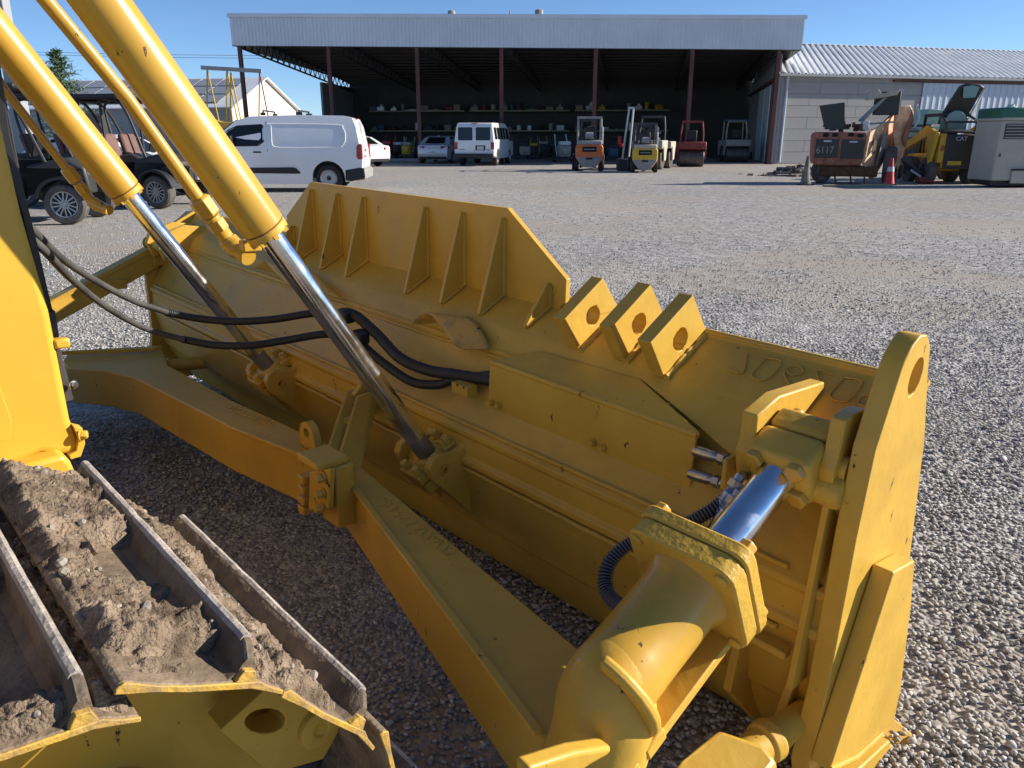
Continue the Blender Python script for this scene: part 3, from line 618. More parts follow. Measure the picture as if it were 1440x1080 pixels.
# --- hoses
def py(pts): return [on(a_, b__, ax, v_) for a_, b__, ax, v_ in pts]
hA = smoothpath(py([(15, 290, 0, .42), (50, 328, 0, .44), (90, 366, 1, -1.13), (140, 398, 1, -1.0), (190, 424, 1, -.86), (236, 440, 1, -.76)]), 8)
hA2 = smoothpath(py([(232, 439, 1, -.76), (280, 448, 1, -.66), (330, 452, 1, -.58), (385, 449, 1, -.49), (437, 441, 1, -.41), (482, 440, 1, -.345)]), 10)
hB = smoothpath(py([(20, 320, 0, .40), (58, 348, 0, .44), (100, 392, 1, -1.12), (150, 432, 1, -.98), (205, 462, 1, -.83), (260, 478, 1, -.72)]), 8)
hB2 = smoothpath(py([(256, 477, 1, -.72), (300, 485, 1, -.65), (350, 486, 1, -.57), (400, 479, 1, -.48), (455, 470, 1, -.39), (500, 472, 1, -.335)]), 10)
h1 = MB().tube(hA, .0105, 14).build('hydraulic_hose', 'hose_dusty', D); corrugated(hA2, .0115, .0022, .006).build('hose_sleeve', 'hose', h1, ang=180)
h2 = MB().tube(hB, .0105, 14).build('hydraulic_hose', 'hose_dusty', D); corrugated(hB2, .0115, .0022, .006).build('hose_sleeve', 'hose', h2, ang=180)
hC = smoothpath(py([(480, 440, 1, -.345), (500, 444, 1, -.33), (530, 470, 1, -.31), (562, 503, 1, -.315), (600, 520, 1, -.29), (640, 527, 1, -.255), (705, 537, 1, -.215)]), 10)
hD = smoothpath(py([(500, 473, 1, -.335), (515, 490, 1, -.33), (545, 515, 1, -.32), (580, 537, 1, -.31), (615, 541, 1, -.28), (640, 534, 1, -.255), (705, 526, 1, -.21)]), 10)
h3 = MB().tube(hC, [.0175 + .0012 * (i % 2) for i in range(len(hC))], 16).build('hydraulic_hose', 'hose', D, ang=180); MB().tube(hD, [.0145 + .001 * (i % 2) for i in range(len(hD))], 16).build('hydraulic_hose', 'hose', D, ang=180)
for q in ((487, 444, -.35), (507, 474, -.345)): MB().box(on(q[0], q[1], 1, q[2]), (.05, .05, .05)).build('hose_clamp', 'black', h3, bevel=.012, seg=3)
MB().box(on(653, 546, 1, -.27), (.075, .04, .032)).build('clamp_block', 'paint', blade, bevel=.002)
for q in ((643, 541), (652, 545)): MB().lathe(on(*q, 1, -.2905), (0, -1, 0), [(0, .004), (.001, .004)], 10).build('bolt_hole', 'black', blade)
# short loop hose and its fittings beside the tilt rod
lp = smoothpath(py([(1022, 702, 1, -.40), (1000, 718, 1, -.43), (962, 738, 1, -.47), (920, 752, 1, -.52), (880, 768, 1, -.56), (855, 795, 1, -.60), (852, 828, 1, -.63), (868, 850, 1, -.65), (900, 862, 1, -.67)]), 12)
ch_ = MB().tube(lp, .0125, 12).build('hydraulic_hose', 'hose', D)
Q = resample(lp, .0072)
mb = MB()
for i, q in enumerate(Q[:-1]):
    dq = (Q[min(i + 1, len(Q) - 1)] - q).normalized(); u, w_ = frames(dq); mb.tube([q + (u * cos(a_) + w_ * sin(a_)) * .0152 for a_ in np.linspace(0, 2 * pi, 15)], .0013, 5, caps=False)
M['coil'] = mat('grey_hose_coil', (.13, .14, .18), .4, .2); mb.build('hose_guard_coil', 'coil', ch_)
def fitting(a_, b_, rr=.014, nut=True):
    d = (b_ - a_); L_ = d.length; f_ = MB().lathe(a_, d, [(0, rr), (L_ * .35, rr * 1.04), (L_ * .42, rr * .9), (L_ * .5, rr), (L_ * .58, rr * .75), (L_ * .66, rr * .65)], 18)
    f_.lathe(a_ + d * .66, d, [(0, rr * 1.05), (L_ * .18, rr * 1.05)], 6).lathe(a_ + d * .84, d, [(0, rr * .7), (L_ * .16, rr * .7)], 14).build('hose_fitting', 'fitting', D, bevel=.0008)
fitting(on(978, 634, 1, -.235), on(1030, 650, 1, -.25)); fitting(on(972, 666, 1, -.26), on(1022, 682, 1, -.28))
fitting(on(1010, 722, 1, -.42), on(1042, 668, 1, -.37), .016); fitting(on(1003, 748, 1, -.45), on(1040, 690, 1, -.40), .0145)
MB().tube(smoothpath([on(1005, 745, 1, -.45), on(990, 765, 1, -.48), on(960, 800, 1, -.52)], 6), .0135, 14).build('hydraulic_hose', 'hose', D)
MB().tube(smoothpath([on(1036, 650, 1, -.29), on(1046, 662, 1, -.31), on(1046, 680, 1, -.36)], 5), .010, 12).build('elbow', 'fitting', D)
MB().box(on(1028, 662, 1, -.31), (.01, .06, .07)).build('fitting_bracket', 'paint', blade, bevel=.003)
# --- nose of the tractor
def nx(pts, x): return PX(pts, x)
side = nx([(-260, 700), (-260, -800), (-60, -800), (-18, -60), (0, 163), (31, 300), (70, 437), (100, 592), (113, 622), (110, 640), (96, 640), (60, 638), (30, 650), (0, 661)], .55)
nose = MB().prism(side, (-.62, 0, 0)).build('nose_guard', 'paint_body', D, bevel=.018, seg=4)
MB().prism(nx([(-250, 640), (-250, 300), (-120, 300), (-8, 520), (16, 590), (14, 615), (-3, 625)], .556), (-.004, 0, 0)).build('access_panel', 'paint_body', nose, bevel=.004)
# black grille frame standing in front of it
MB().prism(nx([(-45, -300), (0, 85), (15, 190), (52, 340), (82, 470), (72, 472), (30, 300), (-10, 160), (-75, -300)], .50), (-.05, 0, 0)).build('grille_frame', 'black', nose, bevel=.003)
MB().box((.19, -1.30, 1.25), (.56, .06, 1.1)).build('grille', 'black', nose, bevel=.003)
for k in range(8): MB().box((.19, -1.262, .80 + k * .13), (.54, .02, .012)).build('grille_bar', 'dkgrey', nose)
MB().prism(nx([(68, 440), (78, 437), (83, 470), (86, 492), (90, 512), (104, 562), (92, 566), (80, 500)], .51), (-.03, 0, 0)).build('side_bar', 'dkgrey', nose, bevel=.002)
MB().box(on(86, 482, 0, .535), (.03, .035, .025)).build('bracket', 'paint_body', nose, bevel=.006)
MB().bolt(on(103, 541, 0, .53), (1, .6, 0), .009).build('bolt', 'fitting', nose)
lat = on(112, 612, 0, .56); MB().prism([q + V((.012, 0, 0)) for q in nx([(101, 597), (114, 600), (118, 622), (112, 640), (98, 644), (96, 638), (106, 632), (109, 616)], .55)], (-.03, 0, 0)).bolt(lat, (.5, 1, 0), .011, .016).build('latch', 'paint_body', nose, bevel=.004)
MB().prism(nx([(-80, 700), (0, 667), (40, 653), (90, 640), (100, 650), (108, 668), (80, 690), (-80, 760)], .60), (-.5, 0, 0)).build('lower_guard', 'paint_body', D, bevel=.012, seg=3)
# --- crawler track (shoes run over the front idler)
def shoe_pose():
    P_ = [(-1.21, .63), (-1.36, .765)]          # grouser line of the two front shoes in view
    return P_
# path of shoe centres: flat run, then round the idler, back underneath
path = []
for k in range(9): path.append((-1.605 - .19 * k, .802 + .006 * k, -9 if k == 0 else 0))
path = path[::-1]
cy_, cz_ = -1.545, .42
front = [(-1.428, .776, -27), (-1.272, .635, -50), (-1.175, .465, -78), (-1.175, .265, -108), (-1.28, .11, -140), (-1.45, .03, -172)]
path += front + [(-1.645 - .196 * k, .0, 180) for k in range(9)]
SX0, SX1 = 1.12, 1.835
def shoe(y, z, tilt, xo=0., detail=True, first=None):
    if first:
        c = first.copy(); COL.objects.link(c); c.parent = D; c.location = (xo, y, z); c.rotation_euler = (R(tilt), 0, 0)
        for ch in first.children: d_ = ch.copy(); COL.objects.link(d_); d_.parent = c
        return c
    # thin rolled plate, upright grouser near its front, lip tucked under the next shoe
    pr = [(-.105, .008), (-.098, .015), (-.06, .010), (-.02, .008), (.030, .009), (.070, .010), (.085, .003), (.108, -.003), (.108, -.009), (.085, -.004), (.06, .001), (-.02, .000), (-.06, .002), (-.105, .001)]
    m_ = MB().prism([V((SX0, a_, b__)) for a_, b__ in pr], (SX1 - SX0, 0, 0))
    o = m_.build('track_shoe', 'shoe', D, bevel=.003, seg=2); o.location = (xo, y, z); o.rotation_euler = (R(tilt), 0, 0)
    gr = MB(); k_ = 46; pf = [(.030, .009), (.040, .018), (.0425, .046), (.047, .053), (.055, .0535), (.060, .046), (.0625, .018), (.072, .010)]; vs_ = []
    for i_ in range(k_ + 1):
        u_ = i_ / k_; x_ = SX0 + (SX1 - SX0 - .006) * u_; cut = max(0, (u_ - .965) / .035) ** 1.5 * .018 + .0012 * noise.noise((x_ * 30, 3.3, 0)) + .002 * noise.noise((x_ * 7, 9.3, 0))
        vs_ += [V((x_, a_ + .0008 * noise.noise((x_ * 40, b__ * 50, 5)), b__ - (cut if b__ > .04 else 0))) for a_, b__ in pf]
    n_ = len(pf); gr.add(vs_, [(i_ * n_ + j_, i_ * n_ + j_ + 1, (i_ + 1) * n_ + j_ + 1, (i_ + 1) * n_ + j_) for i_ in range(k_) for j_ in range(n_ - 1)] + [tuple(range(n_)), tuple(range(k_ * n_, (k_ + 1) * n_))])
    gr.build('grouser', 'shoe', o)
    MB().tube([V((SX0 + (SX1 - SX0 - .03) * i_ / 30, min(.051, 1), .0485 + .0012 * noise.noise((i_ * .9, 3.3, 0)))) for i_ in range(31)], [.0078 + .0009 * noise.noise((i_ * 1.3, 1, 0)) for i_ in range(31)], 8).build('grouser_edge', 'steel_worn', o)
    MB().prism([V((SX1 + .0005, a_, b__ )) for a_, b__ in pr], (.004, 0, 0)).prism([V((SX1 - .010, a_, b__)) for a_, b__ in [(.036, .009), (.043, .024), (.058, .024), (.066, .009)]], (.013, 0, 0)).build('shoe_end', 'paint_edge', o, bevel=.0012)
    MB().box(((SX0 + SX1) / 2, 0, -.035), (.22, .11, .06)).build('track_link', 'dkgrey', o, bevel=.01)
    return o
s0 = None; shoes = []
for (y, z, tl) in path:
    s = shoe(y, z, tl, 0, True, s0); s0 = s0 or s; shoes.append(((y, z, tl), s))
for (y, z, tl) in path: shoe(y, z, tl, -2.5, True, s0)
# idler wheels, track frames
for xo in (0, -2.5):
    MB().lathe((1.30 + xo, -1.52, .41), (1, 0, 0), [(0, .05), (.0, .29), (.05, .30), (.05, .31), (.23, .31), (.23, .30), (.29, .285), (.29, .24), (.275, .20), (.275, .10), (.31, .09), (.31, .02)], 48).build('idler_wheel', 'paint', D, bevel=.002)
    MB().box((1.475 + xo, -2.35, .40), (.34, 1.2, .28)).build('track_frame', 'paint', D, bevel=.02)
    MB().prism([V((1.62 + xo, -1.40, .42)), V((1.62 + xo, -1.5, .50)), V((1.62 + xo, -2.2, .52)), V((1.62 + xo, -2.2, .38)), V((1.62 + xo, -1.5, .38))], (.06, 0, 0)).build('idler_guard', 'paint', D, bevel=.006)
    sh = on(402, 1026, 0, 1.66) - V((1.66, -1.30, .60)) + V((xo, 0, 0))
    MB().prism([sh + V(q) for q in [(1.61, -1.235, .66), (1.61, -1.31, .70), (1.61, -1.40, .66), (1.61, -1.33, .53), (1.61, -1.24, .50), (1.61, -1.19, .56)]], (.05, 0, 0), [circ(sh + V((1.61, -1.33, .635)), (0, 1, -.8), (0, .6, .8), .030, 16, .020)]).build('track_link', 'paint', D, bevel=.006)
    MB().lathe(sh + V((1.66, -1.245, .575)), (1, 0, 0), [(0, .036), (.012, .036), (.014, .03), (.014, .014), (.011, .012)], 24).build('link_pin', 'paint', D, bevel=.002)
    MB().box((1.475 + xo, -2.75, .92), (.60, 2.0, .05)).build('fender', 'paint', D, bevel=.01)
MB().box((.21, -2.4, .45), (1.7, 1.6, .5)).build('hull', 'paint', D, bevel=.03)
# dried mud on the shoes in view: a displaced crust
def crust(y, z, tl, fn, seed, x0=SX0 + .02, x1=SX1 - .005, y0=-.106, y1=.042, name='dried_mud'):
    nxx, nyy = 330, 76; vs = []; mask = []
    for j in range(nyy):
        for i in range(nxx):
            u = i / (nxx - 1); v_ = j / (nyy - 1); x = x0 + (x1 - x0) * u; yy = y0 + (y1 - y0) * v_
            n0 = noise.noise((x * 5 + seed, yy * 7, seed)) ; n1_ = noise.fractal((x * 26, yy * 26, seed), 1.0, 2.1, 3); n2_ = noise.noise((x * 90, yy * 90, seed)); n3_ = noise.cell((x * 70, yy * 70, seed))
            vd = noise.voronoi((x * 58, yy * 58, seed))[0]; clod = max(0., .62 - vd[0])
            ed = min(1, v_ / .10) * min(1, u / .02) * min(1, (1 - u) / .03)
            h = fn(u, v_) + n0 * .013 + n1_ * .008 + n2_ * .0035 + clod * .016 * (n0 + .7) - .03 * (1 - ed)
            if h > .001: h += .0015 * noise.noise((x * 240, yy * 240, seed))
            mask.append(h); vs.append((x, yy, .011 + min(max(h, -.012), .075)))
    fs = [(j * nxx + i, j * nxx + i + 1, (j + 1) * nxx + i + 1, (j + 1) * nxx + i) for j in range(nyy - 1) for i in range(nxx - 1) if max(mask[j * nxx + i], mask[j * nxx + i + 1], mask[(j + 1) * nxx + i + 1], mask[(j + 1) * nxx + i]) > -.010]
    me_ = bpy.data.meshes.new(name); me_.from_pydata(vs, [], fs); me_.shade_smooth(); me_.materials.append(M['dirt'])
    o = bpy.data.objects.new(name, me_); COL.objects.link(o); o.parent = D; o['kind'] = 'stuff'; o.location = (0, y, z); o.rotation_euler = (R(tl), 0, 0)
    mb = MB()
    for _ in range(45):
        i = random.randrange(len(vs)); q = vs[i]
        if mask[i] < .006: continue
        s = random.choice((.0015, .002, .003, .005)) * random.uniform(.8, 1.5); u = V((random.random() - .5, random.random() - .5, random.random() - .5)).normalized()
        mb.lathe(V(q) + V((0, 0, s * .3)), u, [(-s, s * .4), (-s * .4, s * .9), (s * .5, s * .8), (s, s * .3)], 6)
    p_ = mb.build('pebbles', 'pebble', o, kind='stuff', smooth=False)
crust(*path[8], lambda u, v_: .014 + .012 * math.exp(-((u - .35) / .25) ** 2) - .10 * max(0, v_ - .45) * (u > .55) * (u < .93), 3)
crust(*path[7], lambda u, v_: .03, 13)
crust(*front[0], lambda u, v_: .018 - .045 * max(0, u - .42) * (1 if u < .80 else 0) * (.6 + v_) + (.01 if u < .40 else 0) - (.035 if (.42 < u < .62 and v_ > .45) else 0) - (.025 if u > .9 else 0), 5)
crust(*front[1], lambda u, v_: .013 - .05 * max(0, v_ - .62), 8, name='dried_mud')
for k, (yy, zz, tl) in enumerate((path[8], front[0], path[7])):
    crust(yy, zz, tl, lambda u, v_: .004, 20 + k, y0=.064, y1=.10)
# loose stones lying on the shoes
for i, (u, v_, s, kk) in enumerate(((.50, .55, .016, 0), (.46, .3, .006, 0), (.62, .1, .012, 1), (.2, .4, .007, 0))):
    y, z, tl = front[kk]; c = V((SX0 + (SX1 - SX0) * u, y + (-.09 + .13 * v_), z + .035))
    mb = MB(); bm = bmesh.new(); bmesh.ops.create_icosphere(bm, subdivisions=1, radius=s)
    vs = [q.co * (1 + random.uniform(-.25, .2)) for q in bm.verts]; fs = [[q.index for q in f.verts] for f in bm.faces]; bm.free()
    mb.add([c + V((q.x * 1.4, q.y, q.z * .8)) for q in vs], fs).build('stone', 'dirt', D, smooth=False)

# ================================================================== OPEN SHED
def lerp(a, b, t): return a + (b - a) * t
SL, SR = V((-15.4, 46, 0)), V((14.9, 43, 0)); BL, BR = V((-13.0, 66, 0)), V((18.1, 62, 0))
fdir = (SR - SL).normalized(); shed = thing('equipment_shed', 'long open-fronted equipment shed with pale ribbed metal fascia and rust-brown posts', 'shed', tuple(lerp(SL, SR, .5)))
sl0 = lerp(SL, SR, .5)
def S(q): return V(q) - sl0
ztl, ztr, zbl, zbr = 7.72, 7.21, 6.19, 5.68
def fz(t, top): return lerp(ztl, ztr, t) if top else lerp(zbl, zbr, t)
# fascia: ribbed metal cladding (trapezoidal ribs are geometry)
pts_t, k = [], 150; nrm = V((fdir.y, -fdir.x, 0))
vs, fs = [], []
prof = []
for i in range(k):
    for a_, d_ in ((.0, 0), (.70, 0), (.76, .045), (.94, .045)): prof.append(((i + a_) / k, d_))
prof.append((1, 0))
for t_, d_ in prof:
    p0 = lerp(SL, SR, t_) + nrm * d_; vs += [S(p0 + V((0, 0, fz(t_, 0)))), S(p0 + V((0, 0, fz(t_, 1))))]
fs = [(2 * i, 2 * i + 2, 2 * i + 3, 2 * i + 1) for i in range(len(prof) - 1)]
MB().add(vs, fs).build('fascia', 'corr', shed, smooth=False)
MB().prism([S(SL + V((-.08, -.12, ztl - .12))), S(SR + V((.1, -.12, ztr - .12))), S(SR + V((.1, -.12, ztr + .08))), S(SL + V((-.08, -.12, ztl + .08)))], (0, .2, 0)).build('fascia_cap', 'corr', shed)
MB().prism([S(SL + V((0, .02, zbl - .03))), S(SR + V((0, .02, zbr - .03))), S(SR + V((0, .02, zbr + .12))), S(SL + V((0, .02, zbl + .12)))], (0, .15, 0)).build('eave_beam', 'steelbeam', shed)
# side returns of the fascia
for a_, b_, zt_, zb_ in ((SL, BL, ztl, zbl), (SR, BR, ztr, zbr)):
    MB().prism([S(a_ + V((0, .03, zb_))), S(a_ + V((0, .03, zt_ - .14))), S(lerp(a_, b_, .98) + V((0, 0, zt_ - .5))), S(lerp(a_, b_, .98) + V((0, 0, zb_ - .6)))], (.05, 0, 0)).build('side_fascia', 'corr', shed)
# roof sheet with ribs underneath (purlins) falling to the back
ZB = 5.05
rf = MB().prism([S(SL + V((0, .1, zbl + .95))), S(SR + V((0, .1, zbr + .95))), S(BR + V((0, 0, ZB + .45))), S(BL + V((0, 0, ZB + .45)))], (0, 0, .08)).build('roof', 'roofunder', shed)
for k in range(17):
    t_ = (k + .5) / 17; a_ = lerp(SL, BL, t_); b_ = lerp(SR, BR, t_); za = lerp(zbl + .85, ZB + .36, t_); zb_ = lerp(zbr + .85, ZB + .36, t_)
    MB().bar(S(a_ + V((.05, 0, za))), S(b_ + V((-.05, 0, zb_))), .08, .16).build('purlin', 'steelbeam', shed)
posts = [337, 461.5, 586, 705, 838, 974, 1096]
def truss(p, q, zp0, zp1, zq0, zq1, n, parent, r=.045):
    mb = MB(); mb.bar(p + V((0, 0, zp0)), q + V((0, 0, zq0)), .09, .09); mb.bar(p + V((0, 0, zp1)), q + V((0, 0, zq1)), .09, .09)
    for i in range(n):
        a_, b_ = lerp(p, q, i / n), lerp(p, q, (i + .5) / n); c_ = lerp(p, q, (i + 1) / n)
        z0 = lambda t_: lerp(zp0, zq0, t_); z1 = lambda t_: lerp(zp1, zq1, t_)
        mb.bar(a_ + V((0, 0, z1(i / n))), b_ + V((0, 0, z0((i + .5) / n))), .05, .05); mb.bar(b_ + V((0, 0, z0((i + .5) / n))), c_ + V((0, 0, z1((i + 1) / n))), .05, .05)
    return mb.build('roof_truss', 'steelbeam', parent, smooth=False)
for i, px_ in enumerate(posts):
    Yc = lerp(46, 43, (px_ - 337) / 760) + .14; c = atY(px_, 68, Yc); c.z = 0; t_ = (c - SL).dot(fdir) / (SR - SL).length
    zt_ = fz(t_, 0) - .03
    mb = MB(); w_, th = .20, .02     # H-section post
    mb.box(S(c) + V((0, -.10, zt_ / 2)), (w_, th, zt_)).box(S(c) + V((0, .10, zt_ / 2)), (w_, th, zt_)).box(S(c) + V((0, 0, zt_ / 2)), (th, .18, zt_ - .002))
    mb.box(S(c) + V((0, 0, .02)), (.36, .36, .04)); mb.build('post', 'column', shed, smooth=False)
    q = lerp(BL, BR, max(0.003, t_)); truss(S(lerp(c, q, .01)), S(q), zt_ - .06, zt_ + .78, ZB - .25, ZB + .28, 22, shed)
# back wall and side walls
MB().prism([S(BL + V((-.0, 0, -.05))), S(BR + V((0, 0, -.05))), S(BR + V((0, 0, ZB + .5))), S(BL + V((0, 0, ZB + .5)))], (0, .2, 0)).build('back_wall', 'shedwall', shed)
MB().prism([S(lerp(SL, BL, .62) + V((.45, 0, -.05))), S(BL + V((.2, 0, -.05))), S(BL + V((.2, 0, ZB + .1))), S(lerp(SL, BL, .62) + V((.45, 0, 5.1)))], (-.15, 0, 0)).build('side_wall', 'greywall', shed)
# roof vents
for px_, py_, r_, h_, nm in ((635, 17, .16, .55, 0), (758, 17, .18, .6, 0), (717, 18, .035, .5, 1)):
    p = atY(px_, 24, 47) ; p.z = 7.55
    mb = MB()
    if nm == 0: mb.lathe(S(p), (0, 0, 1), [(0, r_ * .8), (h_ * .4, r_ * .8), (h_ * .42, r_ * 1.35), (h_ * .9, r_ * 1.35), (h_, r_ * .6)], 10)
    else: mb.cyl(S(p), S(p) + V((0, 0, h_)), r_)
    mb.build('roof_vent', 'greywall', shed, smooth=False)
# concrete kerb at the shed mouth, left
kb = MB().box((0, 0, .06), (13, .25, .16)).build('kerb', 'concrete', None, kind='structure'); kb.location = (-6.5, 49.2, 0); kb.rotation_euler = (0, 0, -.1)

# ------------------------------------------------------------------ long storage racks on the back wall
def wl(t_, off=0.): p = lerp(BL, BR, t_); return p + V((0, -off, 0))
rack_spans = [(.055, .30), (.312, .56), (.572, .80)]
labels = ['timber-edged storage rack on the shed back wall, left bay behind the silver car', 'timber-edged storage rack on the shed back wall, middle bay behind the white passenger van', 'timber-edged storage rack on the shed back wall, right bay behind the forklifts']
junk_mats = ['dkgrey', 'grey', 'tan', 'rust', 'red', 'fork_yel', 'white', 'wood', 'trim', 'blue']
for (t0, t1), lb in zip(rack_spans, labels):
    a_, b_ = wl(t0, .9), wl(t1, .9); r = thing('storage_rack', lb, 'rack', tuple(lerp(a_, b_, .5)), group='storage racks in the shed'); c0_ = lerp(a_, b_, .5)
    for z in (1.85, 3.32): MB().bar(a_ - c0_ + V((0, 0, z)), b_ - c0_ + V((0, 0, z)), 1.1, .05).build('shelf', 'dkgrey', r); MB().bar(a_ - c0_ + V((0, -.57, z)), b_ - c0_ + V((0, -.57, z)), .04, .11).build('shelf_edge', 'wood', r)
    for t_ in (0, .5, 1):
        for o in (-.5, .45): MB().bar(lerp(a_, b_, t_) - c0_ + V((0, o, 0)), lerp(a_, b_, t_) - c0_ + V((0, o, 3.5)), .07, .07).build('upright', 'dkgrey', r)
def engine_part(seed):
    rr = random.Random(seed); mb = MB(); s = rr.uniform(.28, .5)
    mb.box((0, 0, s * .35), (s * 1.3, s, s * .7)); mb.lathe((s * .1, 0, s * .7), (0, 0, 1), [(0, s * .3), (s * .35, s * .3), (s * .4, s * .12), (s * .6, s * .1)], 10)
    mb.lathe((-s * .65, 0, s * .35), (-1, 0, 0), [(0, s * .28), (s * .12, s * .28), (s * .14, s * .1), (s * .25, s * .1)], 12)
    mb.tube(smoothpath([(-s * .4, -s * .3, s * .6), (0, -s * .35, s * 1.05), (s * .5, -s * .2, s * .8), (s * .6, s * .1, s * .4)], 4), s * .05, 6)
    return mb
def drumcan(r_, h_): return MB().lathe((0, 0, 0), (0, 0, 1), [(0, r_ * .96), (.02, r_), (h_ * .33, r_), (h_ * .34, r_ * 1.03), (h_ * .36, r_), (h_ * .66, r_), (h_ * .67, r_ * 1.03), (h_ * .69, r_), (h_, r_), (h_, r_ * .9), (h_ - .03, r_ * .88)], 14)
pos_txt = ['far left of', 'left end of', 'left of the middle of', 'near the middle of', 'right of the middle of', 'right end of', 'far right of']
ORD = 'first second third fourth fifth sixth seventh eighth ninth tenth eleventh twelfth thirteenth fourteenth fifteenth sixteenth'.split()
idx_ = 0
for lev, z in (('lower', 1.88), ('upper', 3.35)):
    for ri, ((t0, t1), bay) in enumerate(zip(rack_spans, ('left', 'middle', 'right'))):
        tt = t0 + .012; pcs = []
        while tt < t1 - .012:
            pcs.append(tt); tt += random.uniform(.018, .036)
        for j, tt in enumerate(pcs):
            kind = random.choice(['engine', 'crate', 'can', 'engine', 'pipes']); p = wl(tt, 1.1 + random.uniform(-.15, .15)); idx_ += 1
            mn = random.choice(junk_mats)
            cn = {'dkgrey': 'dark grey', 'grey': 'grey', 'tan': 'tan', 'rust': 'rusty brown', 'red': 'dull red', 'fork_yel': 'yellow', 'white': 'white', 'wood': 'pale timber', 'trim': 'black', 'blue': 'blue'}[mn]
            if kind == 'engine': mb = engine_part(idx_); nm, cat_, ds = 'engine_part', 'engine part', 'engine part with a bent pipe'
            elif kind == 'crate':
                sx = random.uniform(.35, .6); sz = random.uniform(.25, .5); mb = MB()
                for s in (-1, 1):
                    for h_ in (0, 1, 2): mb.box((0, s * .2, sz * (.16 + h_ * .33)), (sx, .02, sz * .27)); mb.box((s * sx / 2, 0, sz * (.16 + h_ * .33)), (.02, .42, sz * .27))
                mb.box((0, 0, .02), (sx, .4, .02)); nm, cat_, ds = 'slatted_crate', 'crate', 'slatted crate'
            elif kind == 'can': mb = drumcan(random.uniform(.14, .22), random.uniform(.35, .6)); nm, cat_, ds = 'metal_drum', 'drum', 'ribbed metal drum'
            else:
                mb = MB()
                for q in range(5): mb.tube([(-.5, q * .09 - .2, .05), (0, q * .09 - .2, .05 + .02 * q), (.5, q * .09 - .2, .05)], .04, 8)
                nm, cat_, ds = 'pipe_stack', 'pipes', 'bundle of pipes'
            o = mb.build(nm, mn, None); o.location = (p.x, p.y, z + .0); o.rotation_euler = (0, 0, random.uniform(-.4, .4))
            tag(o, f'{cn} {ds}, {ORD[j]} from left, {lev} {bay} shelf', cat_, 'goods on the shed racks')

# ------------------------------------------------------------------ small machines standing on the shed floor
def small_machine(name, label, cat_, p, rz, s=1., body='dkgrey', acc='fork_yel'):
    t_ = thing(name, label, cat_, p, rz, 'small machines parked in the shed')
    MB().box((0, 0, .14 * s), (.75 * s, .5 * s, .06 * s)).box((0, .0, .10 * s), (.9 * s, .42 * s, .03 * s)).build('base', 'dkgrey', t_, bevel=.01)
    mb = MB().box((0, 0, .40 * s), (.42 * s, .36 * s, .40 * s)); mb.lathe((.0, -.19 * s, .42 * s), (0, -1, 0), [(0, .17 * s), (.06 * s, .17 * s), (.08 * s, .08 * s)], 14); mb.build('engine', body, t_, bevel=.02)
    MB().box((.02 * s, .02 * s, .68 * s), (.40 * s, .28 * s, .13 * s)).build('fuel_tank', acc, t_, bevel=.03)
    for sx in (-.24, .24): MB().tube(smoothpath([(sx * s, .1 * s, .18 * s), (sx * s, .3 * s, .6 * s), (sx * s * .9, .5 * s, 1.0 * s)], 4), .018 * s, 6).build('handle', acc, t_)
    MB().tube([(-.22 * s, .5 * s, 1.0 * s), (.22 * s, .5 * s, 1.0 * s)], .02 * s, 6).build('grip', 'trim', t_)
    for sx in (-.36, .36): MB().lathe((sx * s - .04, .12 * s, .15 * s), (1, 0, 0), [(0, .1 * s), (0, .15 * s), (.08 * s, .15 * s), (.08 * s, .1 * s)], 14).build('wheel', 'tyre', t_)
spots = [(545, 223, 'red', 'bright_red', 'red small engine machine just left of the silver car, nearest the white van'), (560, 222, 'dkgrey', 'white', 'dark small engine machine with white tank, second left of the silver car'), (573, 223, 'fork_yel', 'tan', 'tall yellow-framed walk-behind machine beside the silver car'), (586, 221, 'dkgrey', 'dkgrey', 'all dark walk-behind machine behind the left end of the silver car'),
         (738, 224, 'tan', 'dkgrey', 'tan-bodied walk-behind machine right beside the white passenger van'), (750, 223, 'dkgrey', 'fork_yel', 'walk-behind machine with yellow tank, second right of the passenger van'), (764, 221, 'dkgrey', 'tan', 'dark walk-behind machine in the gap between passenger van and orange forklift'), (780, 221, 'dkgrey', 'blue', 'walk-behind machine with blue tank left of the orange forklift'), (793, 228, 'tan', 'white', 'pale engine machine close against the orange forklift left wheel'), (862, 226, 'blue', 'dkgrey', 'blue-bodied machine in the gap between both forklifts'),
         (1030, 224, 'dkgrey', 'trim', 'dark machine right of the white-framed roller'), (1042, 224, 'trim', 'dkgrey', 'black machine beside the sliding door, deepest right in the shed')]
for i, (a_, b_, m1, m2, lb) in enumerate(spots):
    p = G(a_, b_); small_machine('small_engine_machine', lb, 'machine', (p.x, p.y, 0), random.uniform(-.6, .6), random.uniform(1.25, 1.6), m1, m2)

# ================================================================== BLOCK WAREHOUSE on the right
WL_, WR_ = V((14.37, 44, 0)), V((29.8, 48, 0)); WR2 = WL_ + (WR_ - WL_) * 2.3; wd = (WR_ - WL_).normalized(); wn = V((wd.y, -wd.x, 0))
wh = thing('warehouse', 'grey block-walled warehouse with a ribbed galvanised roof at the right', 'warehouse', tuple(WL_))
wdep = (V((18.0, 61.9, 0)) - V((14.25, 44.2, 0))).normalized()
def Wp(s, d, z): return wd * s + wdep * d + V((0, 0, z))
LW = (WR2 - WL_).length
EZ, RZ, RD = 4.62, 7.0, 9.0
